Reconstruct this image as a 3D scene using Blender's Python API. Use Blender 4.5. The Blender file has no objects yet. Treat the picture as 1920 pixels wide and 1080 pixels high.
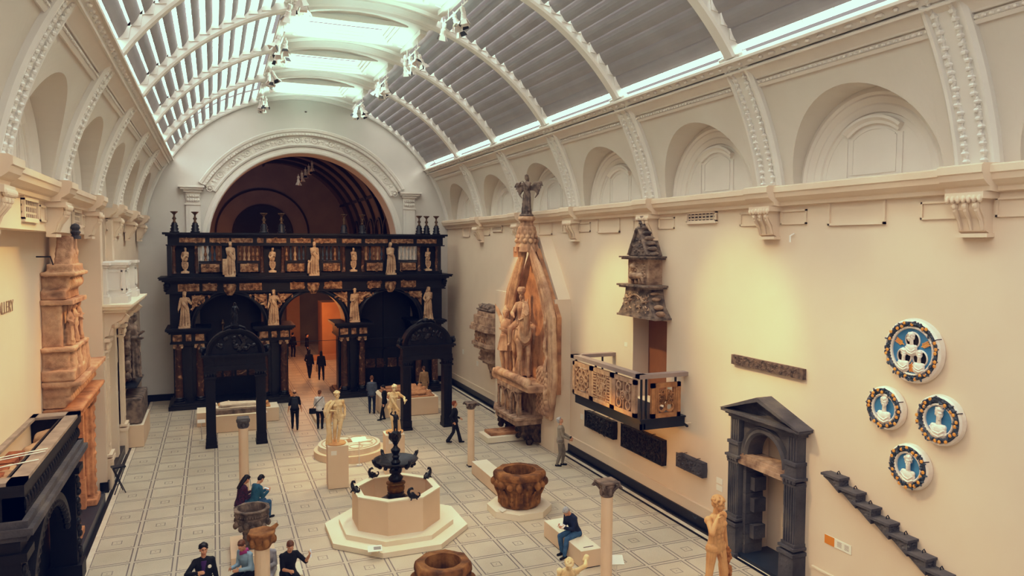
import bpy, math, random
from mathutils import Vector, Matrix
V=Vector; PI=math.pi
scn=bpy.context.scene; COL=scn.collection
def rad(a): return math.radians(a)
# ------------------------------------------------------------------ camera geometry
CAM=V((0,0,8.0)); FPX=1374.0
_y,_p,_r=rad(22.1),rad(3.3),rad(-.15)
FWD=V((math.sin(_y)*math.cos(_p),math.cos(_y)*math.cos(_p),-math.sin(_p)))
_rt=V((math.cos(_y),-math.sin(_y),0)); _up=_rt.cross(FWD)
RGT=_rt*math.cos(_r)-_up*math.sin(_r); UPV=RGT.cross(FWD)
def _ray(x,y): return FWD+RGT*((x-960)/FPX)+UPV*((540-y)/FPX)
def onx(x,y,X): d=_ray(x,y); return CAM+d*(X/d.x)      # surveyed point on a wall plane x=X
def ony(x,y,Y): d=_ray(x,y); return CAM+d*(Y/d.y)
def onz(x,y,z=0): d=_ray(x,y); return CAM+d*((z-8.0)/d.z)
# ------------------------------------------------------------------ mesh builder
class MB:
    def __init__(s): s.v=[]; s.f=[]; s.M=None
    def add(s,vs,fs):
        b=len(s.v)
        if s.M is not None: vs=[s.M@V(p) for p in vs]
        s.v+= [tuple(p) for p in vs]; s.f+=[tuple(b+i for i in f) for f in fs]
    def box(s,x0,x1,y0,y1,z0,z1):
        if x1<x0: x0,x1=x1,x0
        if y1<y0: y0,y1=y1,y0
        s.add([(x0,y0,z0),(x1,y0,z0),(x1,y1,z0),(x0,y1,z0),(x0,y0,z1),(x1,y0,z1),(x1,y1,z1),(x0,y1,z1)],
              [(3,2,1,0),(4,5,6,7),(0,1,5,4),(1,2,6,5),(2,3,7,6),(3,0,4,7)]); return s
    def bc(s,cx,cy,z0,w,d,h): return s.box(cx-w/2,cx+w/2,cy-d/2,cy+d/2,z0,z0+h)
    def obox(s,c,u,v,w,hu,hv,hw):
        c,u,v,w=V(c),V(u).normalized()*hu,V(v).normalized()*hv,V(w).normalized()*hw
        p=[c+u*a+v*b+w*d for d in (-1,1) for a,b in ((-1,-1),(1,-1),(1,1),(-1,1))]
        s.add(p,[(3,2,1,0),(4,5,6,7),(0,1,5,4),(1,2,6,5),(2,3,7,6),(3,0,4,7)]); return s
    def prism(s,poly,ax,a0,a1):
        n=len(poly)
        def q(p,a): return {'x':(a,p[0],p[1]),'y':(p[0],a,p[1]),'z':(p[0],p[1],a)}[ax]
        s.add([q(p,a0) for p in poly]+[q(p,a1) for p in poly],
              [tuple(range(n)),tuple(range(2*n-1,n-1,-1))]+[(i,n+i,n+(i+1)%n,(i+1)%n) for i in range(n)]); return s
    def lathe(s,pr,c=(0,0,0),n=16,ph=0,fold=None,sy=1,cap=True):
        vs=[];fs=[]
        for k,(r,z) in enumerate(pr):
            for i in range(n):
                a=2*PI*i/n+ph; rr=r
                if fold: rr=r*(1+fold[0]*math.cos(fold[1]*a+fold[2])*(fold[3][k] if len(fold)>3 else 1))
                vs.append((c[0]+rr*math.cos(a),c[1]+rr*math.sin(a)*sy,c[2]+z))
        m=len(pr)
        for k in range(m-1):
            for i in range(n):
                j=(i+1)%n; fs.append((k*n+i,k*n+j,(k+1)*n+j,(k+1)*n+i))
        if cap: fs.append(tuple(range(n-1,-1,-1))); fs.append(tuple((m-1)*n+i for i in range(n)))
        s.add(vs,fs); return s
    def loft(s,rings,n=14):
        vs=[];fs=[]
        for c,ax,ay in rings:
            c,ax,ay=V(c),V(ax),V(ay)
            for i in range(n):
                a=2*PI*i/n; vs.append(c+ax*math.cos(a)+ay*math.sin(a))
        m=len(rings)
        for k in range(m-1):
            for i in range(n):
                j=(i+1)%n; fs.append((k*n+i,k*n+j,(k+1)*n+j,(k+1)*n+i))
        fs.append(tuple(range(n-1,-1,-1))); fs.append(tuple((m-1)*n+i for i in range(n)))
        s.add(vs,fs); return s
    def tube(s,pts,r,n=8,caps=True):
        pts=[V(p) for p in pts]; m=len(pts)
        rs=r if isinstance(r,(list,tuple)) else [r]*m
        rings=[]; prev=None
        for i,p in enumerate(pts):
            t=(pts[min(i+1,m-1)]-pts[max(i-1,0)])
            if t.length<1e-9: t=V((0,0,1))
            t.normalize()
            if prev is None: a=t.orthogonal().normalized()
            else:
                a=prev-t*prev.dot(t)
                a=a.normalized() if a.length>1e-6 else t.orthogonal().normalized()
            prev=a; b=t.cross(a); rings.append((p,a*rs[i],b*rs[i]))
        return s.loft(rings,n)
    def cap(s,p,q,r1,r2,n=10):
        p,q=V(p),V(q); d=q-p; L=d.length
        if L<1e-6: return s.blob(p,(r1,r1,r1))
        t=d/L; a=t.orthogonal().normalized(); b=t.cross(a); R=[]
        for k in (1,.8,.5,.2): 
            h=k*r1; rr=math.sqrt(max(1-k*k,.002))*r1; R.append((p-t*h,a*rr,b*rr))
        for k in (.2,.5,.8,1):
            h=k*r2; rr=math.sqrt(max(1-k*k,.002))*r2; R.append((q+t*h,a*rr,b*rr))
        return s.loft(R,n)
    def blob(s,c,r,rot=None,n=10,m=6):
        if not isinstance(r,(tuple,list)): r=(r,r,r)
        vs=[];fs=[]; c=V(c)
        for k in range(1,m):
            t=PI*k/m
            for i in range(n):
                a=2*PI*i/n; p=V((r[0]*math.sin(t)*math.cos(a),r[1]*math.sin(t)*math.sin(a),-r[2]*math.cos(t)))
                vs.append(c+(rot@p if rot else p))
        b=V((0,0,-r[2]));t_=V((0,0,r[2]))
        vs.append(c+(rot@b if rot else b)); vs.append(c+(rot@t_ if rot else t_))
        B=(m-1)*n;T=B+1
        for k in range(m-2):
            for i in range(n):
                j=(i+1)%n; fs.append((k*n+i,k*n+j,(k+1)*n+j,(k+1)*n+i))
        for i in range(n):
            j=(i+1)%n; fs.append((B,j,i)); fs.append((T,(m-2)*n+i,(m-2)*n+j))
        s.add(vs,fs); return s
    def arc(s,prof,c,a0,a1,plane='y',n=32,closed=False,sz=1.0):
        """sweep profile [(radius, offset)] round centre c; plane 'y' = arc in XZ, 'x' = arc in YZ, 'z' = XY"""
        vs=[];fs=[];m=len(prof)
        for i in range(n+1):
            a=a0+(a1-a0)*i/n; ca,sa=math.cos(a),math.sin(a)
            for r,o in prof:
                if plane=='y': vs.append((c[0]+r*ca,c[1]+o,c[2]+r*sa*sz))
                elif plane=='x': vs.append((c[0]+o,c[1]+r*ca,c[2]+r*sa*sz))
                else: vs.append((c[0]+r*ca,c[1]+r*sa,c[2]+o))
        for i in range(n):
            for k in range(m):
                l=(k+1)%m
                fs.append((i*m+k,i*m+l,(i+1)*m+l,(i+1)*m+k))
        if not closed: fs.append(tuple(range(m-1,-1,-1))); fs.append(tuple(n*m+k for k in range(m)))
        s.add(vs,fs); return s
    def mesh(s,name,smooth=False):
        me=bpy.data.meshes.new(name); me.from_pydata(s.v,[],s.f); me.update()
        import bmesh
        b=bmesh.new(); b.from_mesh(me); bmesh.ops.recalc_face_normals(b,faces=b.faces); b.to_mesh(me); b.free()
        if smooth:
            for p in me.polygons: p.use_smooth=True
        return me
    def build(s,name,mat,parent=None,smooth=False,vox=0,rough=0,sm=2):
        me=s.mesh(name,smooth)
        if vox: me=voxel(me,vox,rough,sm,name)
        me.materials.append(mat)
        o=bpy.data.objects.new(name,me); COL.objects.link(o)
        if parent is not None: o.parent=parent
        return o
_tex={}
def voxel(me,vox,rough,sm,name):
    """weld overlapping modelled volumes into one continuous sculpted surface"""
    o=bpy.data.objects.new('tmp',me); COL.objects.link(o)
    m=o.modifiers.new('r','REMESH'); m.mode='VOXEL'; m.voxel_size=vox; m.use_smooth_shade=True
    if sm: k=o.modifiers.new('s','SMOOTH'); k.factor=.5; k.iterations=sm
    if rough:
        key=round(vox*6,3)
        if key not in _tex:
            t=bpy.data.textures.new('carve','CLOUDS'); t.noise_scale=max(vox*5,.05); t.noise_depth=3; _tex[key]=t
        d=o.modifiers.new('d','DISPLACE'); d.texture=_tex[key]; d.strength=rough; d.mid_level=.5; d.texture_coords='LOCAL'
    dg=bpy.context.evaluated_depsgraph_get(); dg.update()
    me2=bpy.data.meshes.new_from_object(o.evaluated_get(dg)); me2.name=name
    bpy.data.objects.remove(o); 
    for p in me2.polygons: p.use_smooth=True
    return me2
def tag(o,label,cat,group=None):
    o['label']=label; o['category']=cat
    if group: o['group']=group
    return o
def struct(name,mb,mat,smooth=False):
    o=mb.build(name,mat,None,smooth); o['kind']='structure'; return o
def thing(name,label,cat,loc=(0,0,0),rz=0,group=None):
    o=bpy.data.objects.new(name,None); COL.objects.link(o); o.location=loc; o.rotation_euler=(0,0,rz); o.empty_display_size=.1
    return tag(o,label,cat,group)
def kids(o): return [c for c in COL.objects if c.parent==o]
def dup(src,loc,rz=None,label=None,sc=None):
    r=src.copy(); COL.objects.link(r); r.location=loc
    if rz is not None: r.rotation_euler=(0,0,rz)
    if sc: r.scale=(sc,)*3
    if label: r['label']=label
    for c in kids(src):
        d=c.copy(); COL.objects.link(d); d.parent=r
        for g in kids(c):
            e=g.copy(); COL.objects.link(e); e.parent=d
    return r
# ------------------------------------------------------------------ materials
def lin(h):
    h=h.lstrip('#'); c=[int(h[i:i+2],16)/255 for i in (0,2,4)]
    return tuple(x/12.92 if x<=.04045 else ((x+.055)/1.055)**2.4 for x in c)+(1,)
def mat(name,cols,sc=3,rough=.75,bump=0,bsc=25,metal=0,pos=None,dist=0,spec=.3,stretch=None,cav=0):
    if isinstance(cols,str): cols=[cols]
    m=bpy.data.materials.new(name); m.use_nodes=True; nt=m.node_tree; N=nt.nodes; L=nt.links
    b=N['Principled BSDF']; b.inputs['Roughness'].default_value=rough; b.inputs['Metallic'].default_value=metal
    b.inputs['Specular IOR Level'].default_value=spec
    tc=N.new('ShaderNodeTexCoord'); src=tc.outputs['Object']
    if stretch:
        mp=N.new('ShaderNodeMapping'); mp.inputs['Scale'].default_value=stretch; L.new(src,mp.inputs['Vector']); src=mp.outputs['Vector']
    if len(cols)==1: b.inputs['Base Color'].default_value=lin(cols[0])
    else:
        n=N.new('ShaderNodeTexNoise'); n.inputs['Scale'].default_value=sc; n.inputs['Detail'].default_value=7; n.inputs['Distortion'].default_value=dist
        r=N.new('ShaderNodeValToRGB'); L.new(src,n.inputs['Vector']); L.new(n.outputs['Fac'],r.inputs['Fac'])
        pos=pos or [.34+.32*i/(len(cols)-1) for i in range(len(cols))]
        e=r.color_ramp.elements
        while len(e)<len(cols): e.new(.5)
        for i,c in enumerate(cols): e[i].position=pos[i]; e[i].color=lin(c)
        L.new(r.outputs['Color'],b.inputs['Base Color'])
    if cav:   # painted shade: hollows darkened to deepen the carved relief
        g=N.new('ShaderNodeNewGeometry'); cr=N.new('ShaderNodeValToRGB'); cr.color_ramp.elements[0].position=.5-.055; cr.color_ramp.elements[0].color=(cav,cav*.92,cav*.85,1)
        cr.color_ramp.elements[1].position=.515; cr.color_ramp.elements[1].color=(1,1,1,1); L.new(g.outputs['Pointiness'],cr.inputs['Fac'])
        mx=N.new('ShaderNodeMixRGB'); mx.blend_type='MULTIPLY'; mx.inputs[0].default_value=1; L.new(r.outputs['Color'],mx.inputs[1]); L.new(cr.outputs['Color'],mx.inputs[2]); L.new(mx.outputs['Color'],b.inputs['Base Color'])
    if bump:
        n2=N.new('ShaderNodeTexNoise'); n2.inputs['Scale'].default_value=bsc; n2.inputs['Detail'].default_value=5
        bp=N.new('ShaderNodeBump'); bp.inputs['Strength'].default_value=bump; bp.inputs['Distance'].default_value=.03
        L.new(src,n2.inputs['Vector']); L.new(n2.outputs['Fac'],bp.inputs['Height']); L.new(bp.outputs['Normal'],b.inputs['Normal'])
    return m
def emis(name,col,s):
    m=bpy.data.materials.new(name); m.use_nodes=True; b=m.node_tree.nodes['Principled BSDF']
    b.inputs['Base Color'].default_value=lin(col); b.inputs['Emission Color'].default_value=lin(col); b.inputs['Emission Strength'].default_value=s
    return m
WALLC=mat('wall_plaster',['#dac6ad','#e0cdb4'],.5,.85)
VAULT=mat('vault_plaster',['#cfc8bb','#d5cfc3'],.6,.85)
ENDW=mat('end_wall_plaster',['#c8c4bb','#cfcbc2'],.6,.85)
TRIM=mat('moulding_paint',['#dcc6ac','#e2cfb6'],.8,.7)
TRIMW=mat('pale_moulding_paint',['#dad4ca','#e1dcd2'],.8,.7)
LOUV=mat('louvre_metal',['#8d8c8d','#969596'],1,.55)
RIBM=mat('rib_paint',['#dcd9d0','#e2dfd7'],1,.6)
NAVY=mat('black_painted_wood',['#04060d','#080e19'],3,.5,.15,40,spec=.25)
NAVY2=mat('black_marble',['#04060c','#080f1b','#242e3c'],2.5,.35,pos=[.3,.66,.8],dist=1,spec=.4)
SKIRT=mat('skirting_marble',['#060a12','#0b1524','#39485a'],3,.35,pos=[.3,.66,.8],dist=1.5)
REDM=mat('red_veined_marble',['#24150f','#523526','#c59670'],2.6,.35,pos=[.3,.6,.76],dist=2)
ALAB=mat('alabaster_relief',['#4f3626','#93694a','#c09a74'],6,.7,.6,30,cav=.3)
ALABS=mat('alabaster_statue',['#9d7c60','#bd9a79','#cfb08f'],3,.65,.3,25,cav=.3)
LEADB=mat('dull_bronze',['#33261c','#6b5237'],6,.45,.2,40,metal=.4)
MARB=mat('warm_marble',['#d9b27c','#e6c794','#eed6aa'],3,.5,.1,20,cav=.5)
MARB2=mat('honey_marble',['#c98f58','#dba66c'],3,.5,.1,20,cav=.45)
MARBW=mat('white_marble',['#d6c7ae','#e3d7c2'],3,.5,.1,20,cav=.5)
PLINTH=mat('plinth_paint',['#dcbf9d','#e2c7a7'],.8,.7)
PLTOP=mat('cream_plinth_paint',['#e6d8bc','#ebdec6'],.8,.7)
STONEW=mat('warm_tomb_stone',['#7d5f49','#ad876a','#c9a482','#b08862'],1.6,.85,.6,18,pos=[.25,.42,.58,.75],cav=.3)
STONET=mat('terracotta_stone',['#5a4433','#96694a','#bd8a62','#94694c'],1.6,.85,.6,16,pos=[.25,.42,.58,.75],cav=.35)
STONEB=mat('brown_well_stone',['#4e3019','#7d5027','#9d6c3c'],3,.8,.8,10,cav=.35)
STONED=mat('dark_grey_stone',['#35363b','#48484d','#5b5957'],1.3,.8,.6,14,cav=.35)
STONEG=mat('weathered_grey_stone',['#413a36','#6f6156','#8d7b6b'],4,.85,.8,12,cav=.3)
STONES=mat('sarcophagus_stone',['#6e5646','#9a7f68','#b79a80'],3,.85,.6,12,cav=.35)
BLACKW=mat('charred_wood_relief',['#06080c','#15161a','#4a3423'],7,.5,.9,14,pos=[.35,.6,.8])
BRONZE=mat('dark_bronze',['#0a0f17','#161c24','#2a2f33'],5,.32,.3,30,metal=.6,spec=.5)
STEEL=mat('dark_steel_frame','#131d28',rough=.4)
RAILT=mat('taupe_handrail',['#8f7f78','#9a8a82'],2,.4)
PLANK=mat('weathered_plank_relief',['#3a312e','#5d4f48','#6e5c50'],8,.8,1,18)
LABELM=mat('label_card','#e9e2d2',rough=.5)
ORNG=mat('orange_card','#d98228',rough=.5)
WHITEP=mat('white_lamp_enamel','#e8e2da',rough=.35)
BLACKP=mat('black_lamp_flap','#10141a',rough=.5)
BULB=emis('lamp_glow','#ffc877',8)
GREYV=mat('vent_shadow','#4a423e',rough=.9)
SLATE=mat('slate_slab',['#1b2532','#26313e'],3,.4)
BLUE=mat('blue_glaze',['#2f6f9e','#3f84b0'],4,.3,spec=.5)
WGLAZ=mat('white_glaze',['#e0d2c2','#eadfd2'],4,.3,spec=.5)
LEAFN=mat('green_blue_leaf_glaze',['#1c2b3c','#2c4152','#33485a'],12,.35,spec=.5)
FRUIT=mat('orange_fruit_glaze',['#d9822b','#e7a045'],6,.35,spec=.5)
BLKC=mat('black_cloth',['#070b12','#0d121b'],6,.85)
NAVC=mat('navy_cloth',['#111c33','#1a2844'],6,.85)
SKIN=mat('skin',['#c98f6c','#d29c7a'],5,.55)
HAIRD=mat('dark_hair',['#06070b','#101015'],30,.5)
HAIRB=mat('brown_hair',['#4a2a18','#6b4023'],30,.5)
HAIRG=mat('grey_hair',['#8b8d90','#b5b4b2'],30,.5)
GLASS=emis('bright_roof_glass','#f9f9f4',5.6)
# ================================================================== THE ROOM
XC=4.7; EA=8.1; EB=7.85; ZC=8.1; RW=12.68; YE=41.3
RIBS=[9.05+5.25*k for k in range(-2,7)]; RIBS[-1]=41.15
def ell(t,n=0.0):
    c,s=math.cos(t),math.sin(t); N=V((c/EA,s/EB)).normalized()
    return XC+EA*c+N.x*n, ZC+EB*s+N.y*n
def esweep(mb,prof,t0,t1,n=40,Y=0):
    vs=[];fs=[];m=len(prof)
    for i in range(n+1):
        t=t0+(t1-t0)*i/n
        for off,y in prof:
            x,z=ell(t,off); vs.append((x,Y+y,z))
    for i in range(n):
        for k in range(m):
            l=(k+1)%m; fs.append((i*m+k,i*m+l,(i+1)*m+l,(i+1)*m+k))
    fs.append(tuple(range(m-1,-1,-1))); fs.append(tuple(n*m+k for k in range(m)))
    mb.add(vs,fs)
# --- floor with inlaid mosaic grid
def floor_mat():
    m=bpy.data.materials.new('mosaic_floor'); m.use_nodes=True; nt=m.node_tree; N=nt.nodes; L=nt.links
    b=N['Principled BSDF']; b.inputs['Roughness'].default_value=.45; b.inputs['Specular IOR Level'].default_value=.35
    tc=N.new('ShaderNodeTexCoord'); sp=N.new('ShaderNodeSeparateXYZ'); L.new(tc.outputs['Object'],sp.inputs[0])
    def mt(op,a,c=None,d=None):
        n=N.new('ShaderNodeMath'); n.operation=op
        for i,x in enumerate((a,c,d)):
            if x is None: continue
            if isinstance(x,(int,float)): n.inputs[i].default_value=x
            else: L.new(x,n.inputs[i])
        return n.outputs[0]
    def axis(o,off):
        s=mt('SUBTRACT',o,off); f=mt('FRACT',s); fl=mt('FLOOR',s); h=mt('ABSOLUTE',mt('SUBTRACT',f,.5)); return h,fl
    ax,fx=axis(sp.outputs[0],-50.07); ay,fy=axis(sp.outputs[1],-49.67)
    mx=mt('MAXIMUM',ax,ay)
    band=mt('GREATER_THAN',mx,.465)
    line=mt('MULTIPLY',mt('GREATER_THAN',mx,.430),mt('LESS_THAN',mx,.462))
    par=mt('LESS_THAN',mt('MODULO',mt('ADD',fx,fy),2.0),.5)
    sq=mt('MULTIPLY',mt('MULTIPLY',mt('GREATER_THAN',mx,.1),mt('LESS_THAN',mx,.125)),par)
    ctr=mt('MULTIPLY',mt('LESS_THAN',mx,.015),par)
    mn=mt('MINIMUM',ax,ay)
    dot=mt('MULTIPLY',mt('MULTIPLY',mt('GREATER_THAN',mn,.355),mt('LESS_THAN',mx,.39)),.6)
    l1=mt('MAXIMUM',mt('MAXIMUM',line,mt('MULTIPLY',sq,.75)),mt('MAXIMUM',dot,ctr))
    n=N.new('ShaderNodeTexNoise'); n.inputs['Scale'].default_value=.7; n.inputs['Detail'].default_value=5
    n2=N.new('ShaderNodeTexNoise'); n2.inputs['Scale'].default_value=45; n2.inputs['Detail'].default_value=3
    L.new(tc.outputs['Object'],n.inputs['Vector']); L.new(tc.outputs['Object'],n2.inputs['Vector'])
    r=N.new('ShaderNodeValToRGB'); r.color_ramp.elements[0].color=lin('#b3a791'); r.color_ramp.elements[1].color=lin('#cbc0aa')
    r.color_ramp.elements[0].position=.35; r.color_ramp.elements[1].position=.65
    L.new(mt('ADD',mt('MULTIPLY',n.outputs['Fac'],.55),mt('MULTIPLY',n2.outputs['Fac'],.45)),r.inputs['Fac'])
    m1=N.new('ShaderNodeMixRGB'); m1.inputs[2].default_value=lin('#bfb4a0'); L.new(band,m1.inputs[0]); L.new(r.outputs[0],m1.inputs[1])
    m2=N.new('ShaderNodeMixRGB'); m2.inputs[2].default_value=lin('#5f5a5c'); L.new(mt('MULTIPLY',l1,.85),m2.inputs[0]); L.new(m1.outputs[0],m2.inputs[1])
    L.new(m2.outputs[0],b.inputs['Base Color']); return m
struct('floor',MB().box(-4.1,RW,-2,62,-.2,0),floor_mat())
for i,(x0,x1,mt_,h) in enumerate([(12.24,12.34,NAVY2,.004),(12.49,12.68,NAVY2,.05),(12.34,12.49,MARBW,.003),(-3.28,-3.16,NAVY2,.004),(-3.16,-3.02,MARBW,.003),(-3.42,-3.28,MARBW,.003),(-4.05,-3.42,SLATE,.06)]):
    struct('trim_%d'%(i+1),MB().box(x0,x1,-2,YE,0,h),mt_)
# --- right wall with openings (tiled round them)
def wall_tiles(mb,x0,x1,ya,yb,za,zb,holes):
    ys=sorted({ya,yb}|{h[i] for h in holes for i in (0,1)}); zs=sorted({za,zb}|{h[i] for h in holes for i in (2,3)})
    for a,b in zip(ys,ys[1:]):
        for c,d in zip(zs,zs[1:]):
            my,mz=(a+b)/2,(c+d)/2
            if any(h[0]<my<h[1] and h[2]<mz<h[3] for h in holes): continue
            mb.box(x0,x1,a,b,c,d)
w=MB(); DOORH=(18.72,20.66,3.05,5.72); PORH=(13.35,15.02,0,3.3)
wall_tiles(w,RW,RW+.7,-2,YE,0,9.4,[DOORH,PORH])
struct('wall_right',w,WALLC)
w=MB(); w.box(RW+.6,RW+.75,DOORH[0]-.1,DOORH[1]+.1,DOORH[2]-.1,DOORH[3]+.1)
struct('door_1',w,mat('brown_doorway_panel',['#7a4d33','#8a5a3c'],1,.7))
w=MB(); w.box(RW+.72,RW+.9,13.2,15.2,-.1,3.5); struct('trim_11',w,WALLC)
struct('trim_12',MB().box(RW-.3,RW+.72,13.35,15.02,0,.09),SLATE)
w=MB()
for a,b in ((-2,12.7),(15.6,25.2),(31.6,YE)): w.box(RW-.09,RW,a,b,0,.34); w.box(RW-.12,RW,a,b,0,.06)
struct('baseboard_right',w,SKIRT)
w=MB()
for a,b in ((-2,12.7),(15.6,25.2),(31.6,YE)): w.box(RW-.04,RW,a,b,.34,.62); w.box(RW-.06,RW,a,b,.62,.66)
struct('trim_13',w,WALLC)
# --- cornices
def cornice(s,X,y0,y1,breaks,name):
    w=MB(); pr=[(0,8.95),(.12,8.97),(.14,9.05),(.2,9.08),(.3,9.16),(.33,9.26),(.36,9.28),(.36,9.4),(.3,9.43),(-.45,9.46),(-.45,8.9)]
    w.prism([(X+s*a,z) for a,z in pr],'y',y0,y1)
    for yb in breaks:
        w.prism([(X+s*(a+(.2 if a>0 else 0)),z+(.012 if z>9.3 else 0)) for a,z in pr],'y',yb-.42,yb+.42)
    return struct(name,w,TRIM)
BR=[r for r in RIBS if -2<r<41]
cornice(-1,RW,-2,YE,BR,'trim_14')
cornice(1,-3.5,-2,26.6,[b for b in BR if b<26],'trim_15'); cornice(1,-3.5,29.4,YE,[30.2,35.3,40.4],'trim_16')
def console(s,X,y,name):
    w=MB()
    w.box(X,X+s*.42,y-.36,y+.36,8.84,8.96)
    for i in range(7): w.blob((X+s*.42,y-.3+.1*i,8.84),(.05,.042,.07),n=8)
    w.prism([(X,8.84),(X+s*.36,8.84),(X+s*.33,8.66),(X+s*.22,8.5),(X+s*.16,8.28),(X,8.2)],'y',y-.26,y+.26)
    for yy in (y-.2,y,y+.2):
        w.tube([(X+s*.37,yy,8.78),(X+s*.35,yy,8.64),(X+s*.24,yy,8.48),(X+s*.18,yy,8.3)],[.05,.045,.035,.03],6)
        w.blob((X+s*.36,yy,8.72),(.07,.06,.07),n=8)
    w.box(X,X+s*.2,y-.3,y+.3,8.17,8.24)
    return w.build(name,TRIM)
for i,y in enumerate(BR):
    if y>5: o=console(-1,RW,y,'trim_%d'%(20+i)); o['kind']='structure'
for i,y in enumerate([9.05,14.3,19.55,24.8,30.2,35.3,40.4]): o=console(1,-3.5,y,'trim_%d'%(30+i)); o['kind']='structure'
# frieze panels either side
def frame(w,X,s,y0,y1,z0,z1,t=.05,d=.05):
    for a,b,c,e in ((y0,y1,z0,z0+t),(y0,y1,z1-t,z1),(y0,y0+t,z0,z1),(y1-t,y1,z0,z1)): w.box(X,X+s*d,a,b,c,e)
w=MB()
for y in BR:
    for a,b in ((y-1.15,y-.32),(y+.32,y+1.15)): frame(w,RW,-1,a,b,8.52,8.86,.04,.04)
for a,b in ((21.55,23.1),(11,12.5),(26.9,28.2),(37.2,38.4)): frame(w,RW,-1,a,b,8.46,9.0)
struct('trim_40',w,WALLC)
w=MB()
for y in (14.3,19.55,24.8,30.2,35.3):
    for a,b in ((y-.95,y-.32),(y+.32,y+.95)): frame(w,-3.5,1,a,b,8.5,8.86,.04,.04)
struct('trim_41',w,WALLC)
# air vents
def vent(s,X,y0,y1,z0,z1,label):
    t=thing('air_vent',label,'vent',(X,(y0+y1)/2,z0))
    W=(y1-y0)/2;H=z1-z0
    MB().box(0,s*.006,-W,W,0,H).build('back_plate',GREYV,t)
    w=MB(); 
    for a,b,c,e in ((-W,W,-.05,.04),(-W,W,H-.04,H+.05),(-W,-W+.05,0,H),(W-.05,W,0,H)): w.box(0,s*.07,a,b,c,e)
    for k in (1,2): w.box(0,s*.022,-W,W,H*k/3-.02,H*k/3+.02)
    for k in range(1,8): y=-W+2*W*k/8; w.box(0,s*.022,y-.016,y+.016,0,H)
    w.build('grille',TRIM,t)
vent(-1,RW,16.4,17.75,8.68,9.05-.1,'white grid air vent high on the right wall near the stepped stone pinnacle')
vent(-1,RW,32.4,33.7,8.72,8.95,'small white air vent high on the right wall beyond the equestrian monument')
vent(1,-3.5,17.0,18.3,8.5,8.92,'largest white air vent under the left cornice, nearest the camera')
vent(1,-3.5,22.5,23.8,8.5,8.92,'white air vent under the left cornice above the crumbling stone facade')
vent(1,-3.5,32.3,33.4,8.4,8.82,'smallest white air vent at the far end of the left cornice')
# --- left wall
struct('wall_left',MB().box(-4.6,-4.05,-2,26.5,0,8.3),WALLC)
w=MB().box(-4.6,-3.5,-2,26.5,8.3,9.4); w.box(-4.6,-3.55,26.5,27.3,0,9.4); w.box(-4.6,-3.55,29.3,YE,0,9.4); w.box(-5.2,-4.9,26.5,30,0,12)
w.box(-3.55,-3.35,26.5,27.0,0,8.9); w.box(-3.55,-3.35,29.5,30.0,0,8.9)
struct('wall_left_far',w,WALLC)
w=MB().box(-4.05,-3.96,-2,19,0,.34)
w.box(-3.55,-3.3,26.45,YE,0,.34); struct('baseboard_left',w,SKIRT)
# wall lettering
def text(s,size,loc,rot,m,name,label,cat):
    c=bpy.data.curves.new(name,'FONT'); c.body=s; c.size=size; c.extrude=.004; c.align_x='RIGHT'
    o=bpy.data.objects.new('tmp',c); COL.objects.link(o); dg=bpy.context.evaluated_depsgraph_get()
    me=bpy.data.meshes.new_from_object(o.evaluated_get(dg)); me.materials.append(m); bpy.data.objects.remove(o)
    o=bpy.data.objects.new(name,me); COL.objects.link(o); o.location=loc; o.rotation_euler=rot
    return tag(o,label,cat)
q=onx(25,560,-4.04)
text('GALLERY',.36,(-4.04,q.y,q.z-.26),(PI/2,0,PI/2),mat('grey_lettering','#8f7b68'),'wall_lettering','thin grey letters GALLERY on the left wall','lettering')
# --- vault skin with arched niches, both sides
NR=1.93; NZ=9.42
def vault_side(s,name):
    w=MB(); tt=math.asin((12.45-ZC)/EB)
    def XV(z): 
        return XC+s*EA*math.sqrt(1-((z-ZC)/EB)**2)
    for a,b in zip(RIBS,RIBS[1:]):
        yc=(a+b)/2; ys=[a+(yc-NR-a)*k/3 for k in range(3)]+[yc-NR*math.cos(PI*k/28) for k in range(29)]+[yc+NR+(b-yc-NR)*k/3 for k in (1,2,3)]
        hi=12.45; NZs=10; xb=XC+s*8.35
        cols=[]
        for y in ys:
            d=abs(y-yc); zt=NZ+math.sqrt(max(NR*NR-d*d,0)) if d<NR else 9.3
            if d>=NR-1e-6: zt=9.3 if d>NR+1e-6 else NZ
            cols.append([(XV(zt+(hi-zt)*k/NZs),y,zt+(hi-zt)*k/NZs) for k in range(NZs+1)])
        for c,d in zip(cols,cols[1:]):
            for k in range(NZs): w.add([c[k],d[k],d[k+1],c[k+1]],[(0,1,2,3)])
        # reveal of the niche
        arc=[(yc-NR,9.3)]+[(yc-NR*math.cos(PI*k/28),NZ+NR*math.sin(PI*k/28)) for k in range(29)]+[(yc+NR,9.3)]
        for (y0,z0),(y1,z1) in zip(arc,arc[1:]):
            w.add([(XV(z0),y0,z0),(XV(z1),y1,z1),(xb,y1,z1),(xb,y0,z0)],[(0,1,2,3)])
    return struct(name,w,VAULT)
vault_side(1,'ceiling_vault_right'); vault_side(-1,'ceiling_vault_left')
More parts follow.
